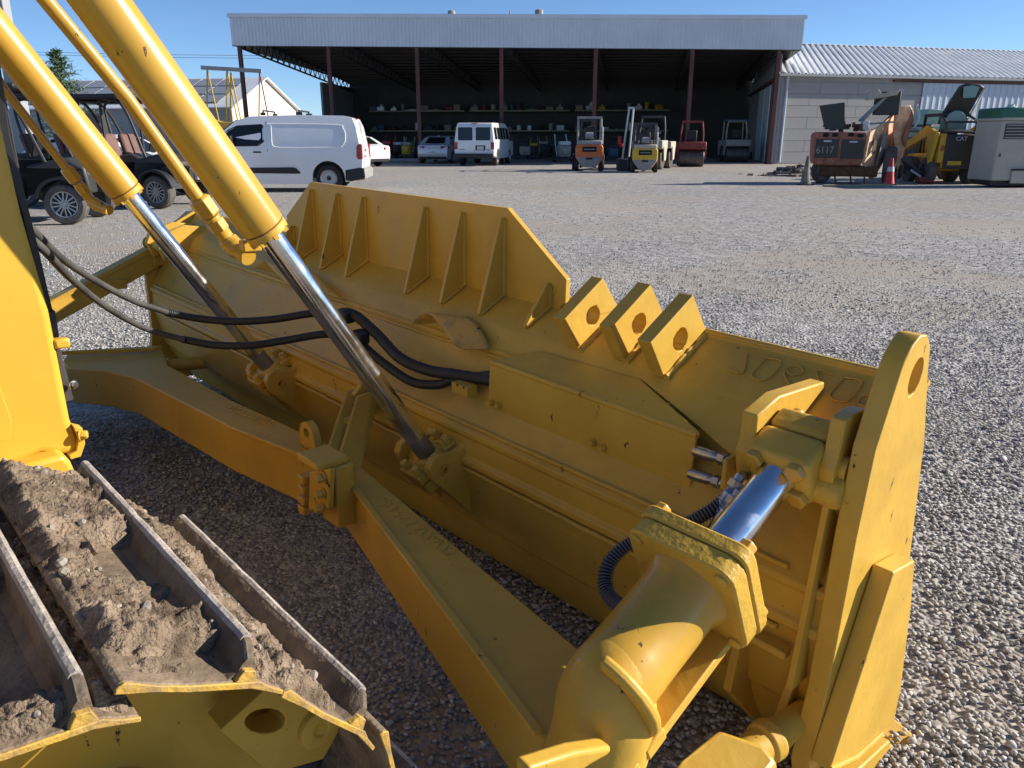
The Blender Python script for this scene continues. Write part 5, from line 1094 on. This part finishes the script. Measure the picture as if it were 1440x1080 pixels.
# --- counterbalance forklifts seen from behind (x: forward)
def forklift(label, paint, top, txt, mast_h=2.0):
    t_ = thing('forklift', label, 'forklift')
    prof = [(-.62, .22), (-.55, .30), (-.55, .62), (-.48, .92), (.48, .92), (.55, .62), (.55, .30), (.46, .22)]
    cwt = MB().prism([V((0, y, z)) for y, z in [(-.30, .18), (-.53, .50), (-.56, .60), (-.56, .95), (-.48, 1.06), (.48, 1.06), (.56, .95), (.56, .60), (.53, .50), (.30, .18)]], (.45, 0, 0)).build('counterweight', paint, t_, bevel=.05, seg=3)
    MB().prism([V((-.012, y, z)) for y, z in [(-.27, .16), (-.50, .48), (-.52, .56), (.52, .56), (.50, .48), (.27, .16)]], (.3, 0, 0)).build('lower_counterweight', 'grey', cwt, bevel=.02)
    MB().box((-.012, 0, .86), (.04, .56, .20)).build('grille_opening', 'dark_gap', cwt); MB().box((-.03, 0, .86), (.03, .44, .035)).build('grille_bar', 'grey', cwt)
    MB().box((-.02, 0, .50), (.04, .26, .07)).build('tow_opening', 'dark_gap', cwt)
    MB().box((.25, 0, 1.12), (.5, 1.0, .18)).build('rear_cowl', top, t_, bevel=.05)
    if txt: put_text(txt, .16, (-.008, 0, 1.13), (R(90), 0, R(-90)), 'letter', t_)
    MB().box((1.2, 0, .50), (1.5, 1.0, .40)).box((.85, 0, .9), (.9, .8, .42)).build('chassis', 'dkgrey', t_, bevel=.03)
    MB().box((.85, 0, 1.16), (.5, .5, .12)).prism([V((.60, -.24, 1.2)), V((.52, -.22, 1.72)), V((.52, .22, 1.72)), V((.60, .24, 1.2))], (.1, 0, 0)).build('seat', 'trim', t_, bevel=.04)
    g_ = MB()
    for s in (-1, 1): g_.tube(smoothpath([V((.20, s * .46, 1.0)), V((.30, s * .47, 1.6)), V((.42, s * .46, 2.04))], 4), .035, 8).tube(smoothpath([V((1.6, s * .46, 1.0)), V((1.5, s * .47, 1.6)), V((1.35, s * .46, 2.06))], 4), .035, 8).bar((.40, s * .48, 2.08), (1.4, s * .48, 2.08), .06, .07)
    for k in range(6): g_.bar((.42 + k * .19, -.48, 2.09), (.42 + k * .19, .48, 2.09), .03, .04)
    g_.bar((.40, -.50, 2.08), (.40, .50, 2.08), .08, .09); g_.build('overhead_guard', 'grey' if paint == 'orange' else 'dkgrey', t_)
    MB().tube([(.15, -.5, 1.05), (.15, -.50, 1.55), (.32, -.50, 1.7)], .05, 8).build('exhaust', 'grey', t_); MB().lathe((.2, -.16, 1.38), (0, 1, 0), [(0, .1), (.03, .14), (.3, .14), (.33, .1)], 14).build('gas_bottle', 'grey', t_)
    for s in (-1, 1):
        MB().box((.36, s * .46, 1.5), (.08, .09, .10)).build('tail_lamp', 'redlamp', t_)
        wheel(t_, (.35, s * .50, .27), .27, .18, s, 'tyre', 'grey'); wheel(t_, (1.65, s * .56, .33), .33, .24, s, 'tyre', 'grey')
    mm_ = MB()
    for s in (-1, 1): mm_.box((2.0, s * .3, mast_h / 2 + .1), (.14, .1, mast_h))
    for z in (.5, mast_h * .6, mast_h): mm_.box((2.0, 0, z), (.12, .6, .1))
    m_ = mm_.build('mast', 'dkgrey', t_)
    for s in (-1, 1): MB().prism([V((2.1, s * .3 - .05, .06)), V((3.1, s * .3 - .05, .05)), V((3.1, s * .3 - .05, .08)), V((2.15, s * .3 - .05, .12)), V((2.15, s * .3 - .05, .6)), V((2.1, s * .3 - .05, .6))], (0, .1, 0)).build('fork', 'dkgrey', m_)
    return t_
f1_ = forklift('orange forklift with a grey-white overhead guard, parked facing the shed', 'orange', 'grey', 'TOYOTA'); place(f1_, G(828, 241), (.0, 0), R(90 - 4))
f1_.scale = (1.05, 1.05, 1.05)
f2_ = forklift('yellow forklift with black overhead guard, right of the orange one', 'fork_yel', 'tan', '', 2.0); place(f2_, G(906, 243), (.0, 0), R(90 - 6)); f2_.scale = (.92, .92, .92)
# tilted white mast beside the yellow forklift
ms = thing('leaning_mast', 'pale narrow mast frame standing left of the yellow forklift, fitted with red lamps', 'mast', tuple(G(874, 240)))
MB().tube(smoothpath([(0, 0, .3), (.10, 0, 1.4), (.22, 0, 2.55)], 3), .04, 8).tube(smoothpath([(.28, 0, .4), (.34, 0, 1.4), (.40, 0, 2.55)], 3), .04, 8).bar((.18, 0, 2.58), (.44, 0, 2.58), .08, .08).build('frame', 'letter', ms)
MB().box((.15, .1, .25), (.7, .5, .5)).build('base', 'dkgrey', ms, bevel=.05)
for q in ((-.05, -.05, 1.05), (-.14, -.02, 1.25)): MB().box(q, (.13, .1, .35 if q[2] > 1.1 else .14)).build('lamp', 'bright_red', ms, bevel=.02)
# tandem rollers
def roller(label, paint, loc, rz, frame, canopy=False, s=1.):
    t_ = thing('road_roller', label, 'roller', loc, rz)
    for cx, nm in ((-.75, 0), (.85, 1)):
        dm = MB().lathe((cx * s, -.60 * s, .42 * s), (0, 1, 0), [(0, .1 * s), (.0, .40 * s), (.02 * s, .42 * s), (1.18 * s, .42 * s), (1.2 * s, .40 * s), (1.2 * s, .1 * s)], 36).build('drum', 'drum', t_)
        for sd_ in (-1, 1): MB().prism([V((cx - .14, sd_ * .64, .36)) * s, V((cx + .14, sd_ * .64, .36)) * s, V((cx + .30, sd_ * .64, .95)) * s, V((cx - .30, sd_ * .64, .95)) * s], (0, sd_ * .06 * s, 0)).build('fork_plate', paint, dm, bevel=.01)
    MB().box(V((-.75, 0, 1.02)) * s, V((1.0, 1.35, .36)) * s).build('rear_hood', paint, t_, bevel=.05)
    MB().box(V((.85, 0, 1.00)) * s, V((.95, 1.35, .30)) * s).build('front_hood', paint, t_, bevel=.05); MB().box(V((.05, 0, .75)) * s, V((.7, .9, .3)) * s).build('platform', 'dkgrey', t_)
    MB().box(V((-.1, 0, 1.25)) * s, V((.4, .5, .12)) * s).box(V((-.32, 0, 1.5)) * s, V((.1, .5, .5)) * s).build('seat', 'trim', t_, bevel=.04)
    MB().lathe(V((.42, 0, 1.5)) * s, (-.4, 0, 1), [(0, .18 * s), (.03 * s, .18 * s)], 16).tube([V((.5, 0, 1.1)) * s, V((.42, 0, 1.5)) * s], .03 * s, 6).build('steering_wheel', 'trim', t_)
    f_ = MB()
    for sd_ in (-1, 1):
        f_.tube(smoothpath([V((-.45, sd_ * .55, 1.0)) * s, V((-.42, sd_ * .55, 1.6)) * s, V((-.35, sd_ * .48, 2.15)) * s], 4), .04 * s, 8)
        if canopy: f_.tube([V((.6, sd_ * .55, 1.0)) * s, V((.6, sd_ * .52, 2.15)) * s], .04 * s, 8)
    f_.tube([V((-.35, -.5, 2.15)) * s, V((-.35, .5, 2.15)) * s], .045 * s, 8); f_.build('roll_bar', frame, t_)
    if canopy: MB().box(V((.1, 0, 2.2)) * s, V((1.3, 1.2, .08)) * s).build('canopy', canopy, t_, bevel=.02)
    return t_
roller('tan tandem roller standing right behind the yellow forklift', 'tan', tuple(G(918, 237)), R(90 - 24), 'dkgrey', s=1.05)
rr_ = roller('dull red road roller with a red roll bar, in front of the right-hand post', 'red', tuple(G(975, 234.5) + V((0, .9, 0))), R(90 - 8), 'red', s=.98)
roller('pale-framed roller with a blue canopy deep in the right end of the shed', 'grey', (13.1, 47.5, 0), R(86), 'tan', 'blue', s=1.05)

# --- rusty orange mine drill rig
dr_ = thing('drill_rig', 'large rusty orange drill carrier with open engine hoods and a sunlit faded side', 'drill rig'); 
# local: x = right in picture, y = away
bd_ = MB().prism([V((-1.35, 0, .75)), V((-1.40, 0, 1.62)), V((-1.30, 0, 1.72)), V((.55, 0, 1.72)), V((.62, 0, 1.5)), V((.52, 0, .62)), V((-1.2, 0, .62))], (0, 1.6, 0)).build('engine_bay', 'rust_orange', dr_, bevel=.05)
MB().box((-.86, -.012, 1.18), (.88, .04, .62)).build('radiator_grille', 'screen', bd_, bevel=.01); MB().box((.12, -.012, 1.16), (.86, .04, .62)).build('radiator_grille', 'screen', bd_, bevel=.01)
put_text('6117', .34, (-.92, -.04, 1.12), (R(90), 0, 0), 'grey', bd_); MB().box((-.86, -.04, 1.42), (.30, .01, .05)).box((.12, -.04, 1.40), (.30, .01, .05)).build('marking', 'letter', bd_)
for x, z in ((-.95, 1.62), (-.6, 1.62), (.0, 1.63), (.35, 1.6)): MB().box((x, -.012, z), (.22, .05, .12)).build('lamp_recess', 'dark_gap', bd_, bevel=.01)
for x in (-1.1, .3, -.3): MB().box((x, -.03, .72), (.34, .06, .14)).build('step', 'rust_orange', bd_, bevel=.01)
sd2 = MB().prism([V((.62, -.02, .72)), V((.70, -.02, 1.72)), V((1.15, .5, 1.92)), V((1.75, 1.2, 2.38)), V((1.9, 1.9, 2.35)), V((1.85, 1.6, 1.2)), V((1.3, .8, .35)), V((1.1, .5, .12))], (-.10, .08, 0)).build('side_cladding', 'faded_orange', dr_, bevel=.02)
MB().prism([V((.86, .12, 1.0)), V((.88, .12, 1.45)), V((1.02, .30, 1.5)), V((1.0, .30, 1.04))], (.02, -.02, 0)).build('side_vent', 'screen', sd2)
MB().prism([V((1.15, .48, .6)), V((1.45, .85, 1.1)), V((1.50, .95, 1.7)), V((1.28, .62, 1.65))], (.02, -.02, 0)).build('worn_patch', 'grey', sd2)
MB().prism([V((1.70, 1.0, 2.5)), V((2.25, 1.2, 2.60)), V((2.45, 1.4, 2.35)), V((2.35, 1.3, 1.4)), V((2.22, 1.2, .75)), V((2.10, 1.2, .45)), V((2.0, 1.2, .75)), V((1.75, 1.05, 1.6))], (0, .35, 0)).build('boom_bracket', 'faded_orange', dr_, bevel=.03)
MB().prism([V((2.30, 1.0, 2.45)), V((2.42, 1.0, 2.1)), V((2.25, 1.0, 1.2)), V((2.1, 1.0, 1.5))], (0, .2, 0)).build('rust_plate', 'rust_orange', dr_, bevel=.02)
MB().tube(smoothpath([(2.45, 1.1, 2.6), (2.62, 1.1, 2.2), (2.5, 1.1, 1.9)], 6), .05, 8).build('hose_loop', 'letter', dr_)
MB().prism([V((-1.30, .3, 2.58)), V((-.35, .3, 2.68)), V((-.25, .3, 1.92)), V((-.12, .3, 1.80)), V((-.98, .3, 1.80))], (0, .05, 0)).build('open_hood', 'screen', dr_, bevel=.01)
mb = MB()
for i in range(14): mb.box((-.95 + i * .12, .5 + random.uniform(-.1, .3), 1.82 + random.uniform(0, .16)), (random.uniform(.08, .2), .2, random.uniform(.1, .34)))
mb.build('engine', 'rust', dr_, bevel=.01)
mb = MB().prism([V((.35, .8, 2.1)), V((1.2, .8, 2.9)), V((1.3, .8, 2.86)), V((.5, .8, 2.05))], (0, .5, 0)); mb.bar((.2, .9, 1.95), (1.7, .9, 2.05), .3, .06); mb.build('raised_flap', 'grey', dr_, bevel=.01)
MB().box((1.35, 1.2, 2.65), (.9, .6, .75)).build('control_box', 'screen', dr_, bevel=.03); MB().box((1.84, 1.1, 2.55), (.05, .05, 1.1)).build('corner_post', 'letter', dr_)
MB().prism([V((.5, .7, 2.75)), V((.62, .7, 3.05)), V((.9, .7, 3.1)), V((1.05, .7, 2.95)), V((1.7, .7, 3.1)), V((1.6, .7, 2.9)), V((.85, .7, 2.8))], (0, .5, 0)).build('canopy_remains', 'tan', dr_, bevel=.02)
MB().box((.55, .6, 1.92), (.25, .5, .3)).build('air_box', 'letter', dr_, bevel=.02)
wheel(dr_, (-.9, .5, .42), .42, .4, -1, 'tyre_dust', 'grey')
for q, s in (((1.62, 1.0, .62), 1),): 
    t2 = MB().lathe(V(q) - V((.1, .1, 0)), (1, -.25, 0), [(0, .3), (0, .55), (.06, .62), (.36, .62), (.42, .55), (.42, .3), (.35, .28), (.35, .01)], 28).build('wheel', 'tyre_dust', dr_)
    MB().lathe(V(q) + V((.22, -.1, 0)), (1, -.25, 0), [(0, .3), (.08, .26), (.1, .1), (.16, .08)], 18).build('rim', 'tan', t2)
for x in (-1.2, -.55, .1, .7): MB().bar((x, .15, .65), (x + random.uniform(-.25, .25), .05, 0), .05, .05).build('strut', 'rust', dr_)
MB().box((.1, .7, .42), (2.2, 1.2, .35)).build('undercarriage', 'rust', dr_, bevel=.04)
MB().bar((2.12, 1.3, .5), (2.14, 1.28, 0), .06, .06).build('jack_leg', 'grey', dr_)
p = G(1188, 259); dr_.location = (p.x, p.y, 0); dr_.rotation_euler = (0, 0, R(-16)); dr_.scale = (.76, .82, .90)
# pale boards on the ground before it
for i, (a_, b_, l_) in enumerate(((1185, 262.5, 1.1), (1232, 261.5, .9))):
    o = MB().box((0, 0, .03), (l_, .22, .05)).build('plank', 'wood', None, bevel=.005); q = G(a_, b_); o.location = (q.x, q.y, 0); o.rotation_euler = (0, 0, .08 * (i * 2 - 1)); tag(o, ('pale plank lying on the gravel under the drill rig front' if i == 0 else 'pale plank lying on the gravel beside the red cone'), 'plank')
# traffic cone and dark marker
cn_ = thing('traffic_cone', 'red and white traffic cone standing against the drill rig wheel', 'cone', tuple(G(1241, 259) + V((0, -.4, 0))))
MB().box((0, 0, .02), (.4, .4, .04)).build('base', 'trim', cn_, bevel=.01); MB().lathe((0, 0, .04), (0, 0, 1), [(0, .16), (.75, .035)], 18).build('cone', 'bright_red', cn_); MB().lathe((0, 0, .4), (0, 0, 1), [(0, .108), (.14, .085)], 18).build('sleeve', 'letter', cn_)
c2n = thing('faded_marker', 'tall faded brown cone marker standing left of the drill rig', 'cone', tuple(G(1132, 260)))
MB().lathe((0, 0, 0), (0, 0, 1), [(0, .19), (.1, .14), (.85, .04)], 14).build('cone', 'rubble', c2n); MB().box((0, 0, .015), (.42, .42, .03)).build('base', 'trim', c2n)
# rubble heap
mb = MB(); q0 = G(1122, 247)
for i in range(160):
    r_ = abs(random.gauss(0, .5)); a_ = random.uniform(0, 2 * pi); s = random.uniform(.05, .16); x, y = r_ * cos(a_) * 1.6, r_ * sin(a_)
    mb.box((q0.x + x, q0.y + y, max(.02, .42 - r_ * .45) * random.uniform(.4, 1)), (s * random.uniform(1, 3), s, s * .6), Matrix.Rotation(random.uniform(0, 3), 3, 'Z') @ Matrix.Rotation(random.uniform(-.5, .5), 3, 'X'))
tag(mb.build('rubble_heap', 'rubble', None, kind='stuff', smooth=False), 'heap of broken metal and rubble beside the warehouse corner', 'rubble')

# --- skid steers seen from behind
def skid(label, door_open, loc, rz, s=1., cy='cat_yel'):
    t_ = thing('skid_steer', label, 'skid steer', loc, rz); t_.scale = (s, s, s)
    MB().box((0, .1, .95), (.86, 1.0, .95)).box((0, 1.2, .6), (.9, 1.8, .5)).build('chassis', cy, t_, bevel=.04)
    d_ = MB().box((0, -.44, .95), (.82, .08, 1.0)).build('rear_door', 'screen', t_, bevel=.03)
    MB().prism([V((-.42, -.40, 1.48)), V((.42, -.40, 1.48)), V((.38, .1, 1.55)), V((-.38, .1, 1.55))], (0, .0, .05)).build('hood', 'screen', t_, bevel=.01)
    put_text('CAT', .17, (0, -.487, 1.32), (R(90), 0, 0), 'letter', d_); MB().box((-.1, -.485, .62), (.40, .01, .12)).build('label_panel', 'fork_yel', d_)
    for sd_ in (-1, 1):
        MB().box((sd_ * .50, -.2, 1.05), (.18, .5, .85)).build('corner_post', cy, t_, bevel=.03); MB().box((sd_ * .50, -.46, 1.05), (.09, .02, .16)).build('tail_lamp', 'redlamp', t_)
        MB().prism([V((sd_ * .66, -.45, 1.2)), V((sd_ * .66, -.5, 1.5)), V((sd_ * .66, .2, 1.72)), V((sd_ * .66, 1.9, 1.1)), V((sd_ * .66, 2.2, .35)), V((sd_ * .66, 2.0, .35)), V((sd_ * .66, 1.7, .95)), V((sd_ * .66, .1, 1.4)), V((sd_ * .66, -.25, .5))], (sd_ * .12, 0, 0)).build('lift_arm', cy, t_, bevel=.02)
        for y in (.0, 1.25): wheel_y = MB().lathe((sd_ * .48, y, .38), (sd_, 0, 0), [(0, .2), (0, .36), (.05, .40), (.26, .40), (.30, .34), (.30, .2), (.22, .18), (.22, .01)], 24).build('wheel', 'tyre_dust', t_)
    f_ = MB()
    for sd_ in (-1, 1): f_.tube(smoothpath([V((sd_ * .42, -.3, 1.45)), V((sd_ * .44, -.3, 1.8)), V((sd_ * .42, .2, 2.0))], 4), .035, 8).bar((sd_ * .42, .2, 2.0), (sd_ * .42, 1.2, 2.0), .07, .07).bar((sd_ * .42, 1.2, 2.0), (sd_ * .42, 1.3, .9), .07, .07)
    f_.bar((-.42, -.3, 1.8), (.42, -.3, 1.8), .06, .06); f_.box((0, .7, 2.03), (.9, 1.1, .06)); cabf = f_.build('cab_frame', 'screen', t_)
    MB().box((0, .2, 1.72), (.78, .03, .42)).build('rear_window', 'glassclear', cabf); MB().box((0, .6, 1.2), (.5, .5, .7)).build('seat', 'trim', t_, bevel=.05)
    if door_open:
        h_ = MB().prism([V((-.38, .35, 1.75)), V((-.36, .30, 2.0)), V((-.10, -.05, 2.82)), V((.08, -.05, 2.90)), V((.45, -.05, 2.88)), V((.62, -.05, 2.78)), V((.40, .30, 1.95)), V((.34, .35, 1.72))], (0, .10, 0)).build('raised_cab', 'screen', t_, bevel=.03)
        MB().prism([V((.03, -.06, 2.48)), V((.00, -.06, 2.80)), V((.25, -.06, 2.84)), V((.46, -.06, 2.78)), V((.38, -.06, 2.50))], (0, -.012, 0)).build('roof_window', 'glassclear', h_)
        MB().prism([V((.63, -.03, 2.78)), V((.80, .5, 2.55)), V((.72, .7, 1.9)), V((.42, .35, 1.78))], (.03, 0, 0)).build('raised_side', 'grey', h_)
        MB().lathe((.0, .1, 1.84), (0, -1, 0), [(0, .30), (.03, .28)], 24).build('rear_lens', 'glassclear', h_)
    return t_
q = G(1331, 258); skid('yellow and black skid steer with its cab tilted up, beside the beige generator', True, (q.x, q.y, 0), R(-4), 1.02)
q = G(1290, 253); k2 = skid('older yellow skid steer with closed cab, between drill rig and tilted-cab skid steer', False, (q.x, q.y + .5, 0), R(-58), .88, 'cat_dusty')
put_text('CAT', .3, (-.69 - .1, .35, .92), (R(90), 0, R(-90)), 'letter', k2)
q = G(1320, 246); o = thing('sheet_cabinet', 'pale green boxy cabinet standing behind the tilted-cab skid steer', 'cabinet', (q.x, q.y + 1.2, 0)); MB().prism([(-.5, 0, 0), (-.5, 0, 1.9), (-.15, 0, 2.45), (.7, 0, 2.4), (.7, 0, 0)], (0, .9, 0)).build('casing', 'palegreen', o, bevel=.03); MB().box((.1, -.01, 1.2), (.7, .02, 1.4)).build('door', 'palegreen', o, bevel=.01)
# red hydraulic jack parts and struts under the older skid steer
q = G(1283, 258); o = thing('attachment_frame', 'dark tangled attachment frame with red foot lying before the older skid steer', 'attachment', tuple(q)); mb = MB()
for i in range(5): mb.bar((-.45 + i * .08, .1 * i, .75 - i * .08), (.55, .05 * i, .12 + i * .05), .06, .06)
mb.build('frame', 'dkgrey', o); MB().box((.32, -.1, .12), (.5, .3, .2)).build('foot', 'red', o, bevel=.05); MB().bar((-.2, -.15, .42), (.12, -.2, .22), .06, .06).build('ram', 'chrome_dull', o)

# --- generator box and green tanks
q = G(1396, 264); gs = thing('generator', 'large beige generator housing with louvred top band at the right edge', 'generator', (q.x, q.y, 0), R(2))
cas = MB().box((1.1, .65, 1.02), (2.3, 1.2, 1.66)).build('housing', 'genset', gs, bevel=.04)
for k in range(5): MB().box((1.1, .035, 1.38 + k * .085), (2.0, .05, .022)).build('louvre', 'genset', cas)
MB().box((1.1, .045, 1.55), (2.05, .02, .42)).build('louvre_recess', 'dkgrey', cas)
MB().box((1.1, .65, 1.88), (2.4, 1.3, .07)).build('lid', 'genset', gs, bevel=.02); MB().box((1.1, .65, .12), (2.2, 1.0, .14)).build('skid_base', 'trim', gs)
MB().box((.82, .02, .30), (.66, .05, .36)).build('access_hatch', 'genset', cas, bevel=.01); MB().box((.82, -.01, .50), (.74, .03, .04)).build('hatch_gap', 'dark_gap', cas)
for x in (.62, 1.24): MB().bar((x, .045, .5), (x, .045, 1.3), .008, .01).build('scratch', 'letter', cas)
for k in (-1, 1): MB().box((.05 + (k + 1) * 1.05, .02, .9), (.02, .03, .1)).build('hinge', 'trim', cas)
for i, (x, lb) in enumerate(((.55, 'dark green square tank behind the beige generator, left of two'), (2.0, 'dark green square tank behind the beige generator, right of two'))):
    tk = thing('green_tank', lb, 'tank', (q.x + x + 1.5, q.y + 3.2, 0), 0, 'green tanks behind the generator'); MB().box((0, 0, 1.33), (1.35, 1.3, 1.9)).build('tank', 'green', tk, bevel=.06); MB().lathe((0, 0, 2.27), (0, 0, 1), [(0, .16), (.05, .16), (.07, .1), (.12, .1)], 16).build('filler_cap', 'letter', tk)
    MB().box((0, 0, .2), (1.2, 1.1, .4)).build('stand', 'dkgrey', tk)

# --- off-road buggies at the left
def buggy(label, loc, rz, s=1.):
    t_ = thing('utility_buggy', label, 'buggy', loc, rz, 'off-road buggies parked on the left'); t_.scale = (s, s, s)
    MB().prism([(-1.5, -.62, .45), (-1.5, -.62, 1.0), (-.55, -.62, 1.0), (-.5, -.62, .48), (.45, -.62, .48), (.55, -.62, .95), (1.15, -.62, 1.08), (1.45, -.62, .92), (1.5, -.62, .5)], (0, 1.24, 0)).build('body', 'screen', t_, bevel=.04)
    MB().box((-.95, 0, 1.02), (1.0, 1.2, .1)).build('cargo_bed', 'trim', t_)
    f_ = MB()
    for y in (-.6, .6):
        f_.tube(smoothpath([(.85, y, 1.0), (.5, y * .95, 1.9), (.15, y * .92, 2.12), (-.8, y * .92, 2.12), (-.95, y * .95, 1.85), (-.8, y, 1.0)], 6), .028, 8); f_.tube([(-.1, y * .95, .5), (-.1, y * .92, 2.12)], .028, 8)
    for x in (.3, -.6): f_.tube([(x, -.56, 2.1), (x, .56, 2.1)], .028, 8)
    f_.build('roll_cage', 'trim', t_); MB().box((-.25, 0, 2.18), (1.75, 1.4, .09)).build('roof', 'trim', t_, bevel=.03)
    for x in (.0, -.65):
        for y in (-.3, .3): MB().box((x, y, .78), (.45, .5, .14)).prism([V((x - .2, y - .24, .82)), V((x - .36, y - .22, 1.45)), V((x - .24, y - .22, 1.48)), V((x - .06, y - .24, .85))], (0, .46, 0)).build('seat', 'seat', t_, bevel=.05)
    MB().lathe((.42, .3, 1.22), (-1, 0, .6), [(0, .17), (.03, .17)], 16).build('steering_wheel', 'trim', t_)
    for x in (-1.05, 1.1):
        for y in (-1, 1):
            w_ = wheel(t_, (x, y * .66, .33), .33, .24, y, 'tyre_dust', 'rim', 'spokes')
            MB().prism([V((x + .45 * cos(R(a_)), y * .62, .33 + .45 * sin(R(a_)))) for a_ in range(15, 166, 15)] + [V((x + .40 * cos(R(a_)), y * .62, .33 + .40 * sin(R(a_)))) for a_ in range(165, 14, -15)], (0, y * .2, 0)).build('mudguard', 'trim', t_)
    MB().prism([V((1.38, -.3, .5)), V((1.6, -.3, .5)), V((1.62, -.3, .8)), V((1.42, -.3, .85))], (0, .6, 0)).build('bull_bar', 'trim', t_, bevel=.02)
    MB().box((1.62, 0, .62), (.12, .3, .14)).build('winch', 'letter', t_, bevel=.02); MB().box((1.45, .45, .85), (.06, .2, .09)).box((1.45, -.45, .85), (.06, .2, .09)).build('headlamp', 'letter', t_)
    MB().box((-1.5, -.5, .8), (.03, .12, .1)).box((-1.5, .5, .8), (.03, .12, .1)).build('tail_lamp', 'fork_yel', t_)
    return t_
q = G(96, 316); b1 = buggy('dark off-road buggy nearest the bulldozer, with brown seats and multi-spoke wheels', (0, 0, 0), 0); place(b1, q, (1.1, -.75), R(8))
q = G(243, 291); b2 = dup(b1, (0, 0, 0), 0, 'second off-road buggy with a pale winch, standing further back to the right'); place(b2, q, (1.1, -.3), R(-14))
q = G(120, 288); b3 = dup(b1, (0, 0, 0), 0, 'third off-road buggy, rearmost of the row behind the lift cylinder'); place(b3, q, (0, -.3), R(10))
# white pickup nose behind the lift cylinders
q = G(268, 277); c3_ = saloon('white car partly hidden behind the large lift cylinder, nose towards the buggies', 'white'); place(c3_, q, (4.6, -.5), R(-8))
# yellow compact machine in the distance, between the lift cylinders
q = G(150, 232); ym = thing('compact_loader', 'small yellow loader far off, seen between the two lift cylinders', 'loader', (q.x, q.y, 0), R(20)); 
MB().box((0, 0, .9), (2.4, 1.2, .7)).build('body', 'fork_yel', ym, bevel=.1); MB().box((-.3, 0, 1.9), (1.1, 1.1, 1.3)).build('cab', 'screen', ym, bevel=.08); MB().prism([(.9, -.5, 1.0), (1.2, -.5, 1.3), (2.4, -.5, .4), (2.3, -.5, .2)], (0, 1, 0)).build('arm', 'fork_yel', ym, bevel=.04); MB().box((2.6, 0, .35), (.5, 1.5, .5)).build('bucket', 'dkgrey', ym, bevel=.05)
for x in (-.8, .8):
    for y in (-1, 1): wheel(ym, (x, y * .65, .45), .45, .3, y, 'tyre', 'fork_yel')
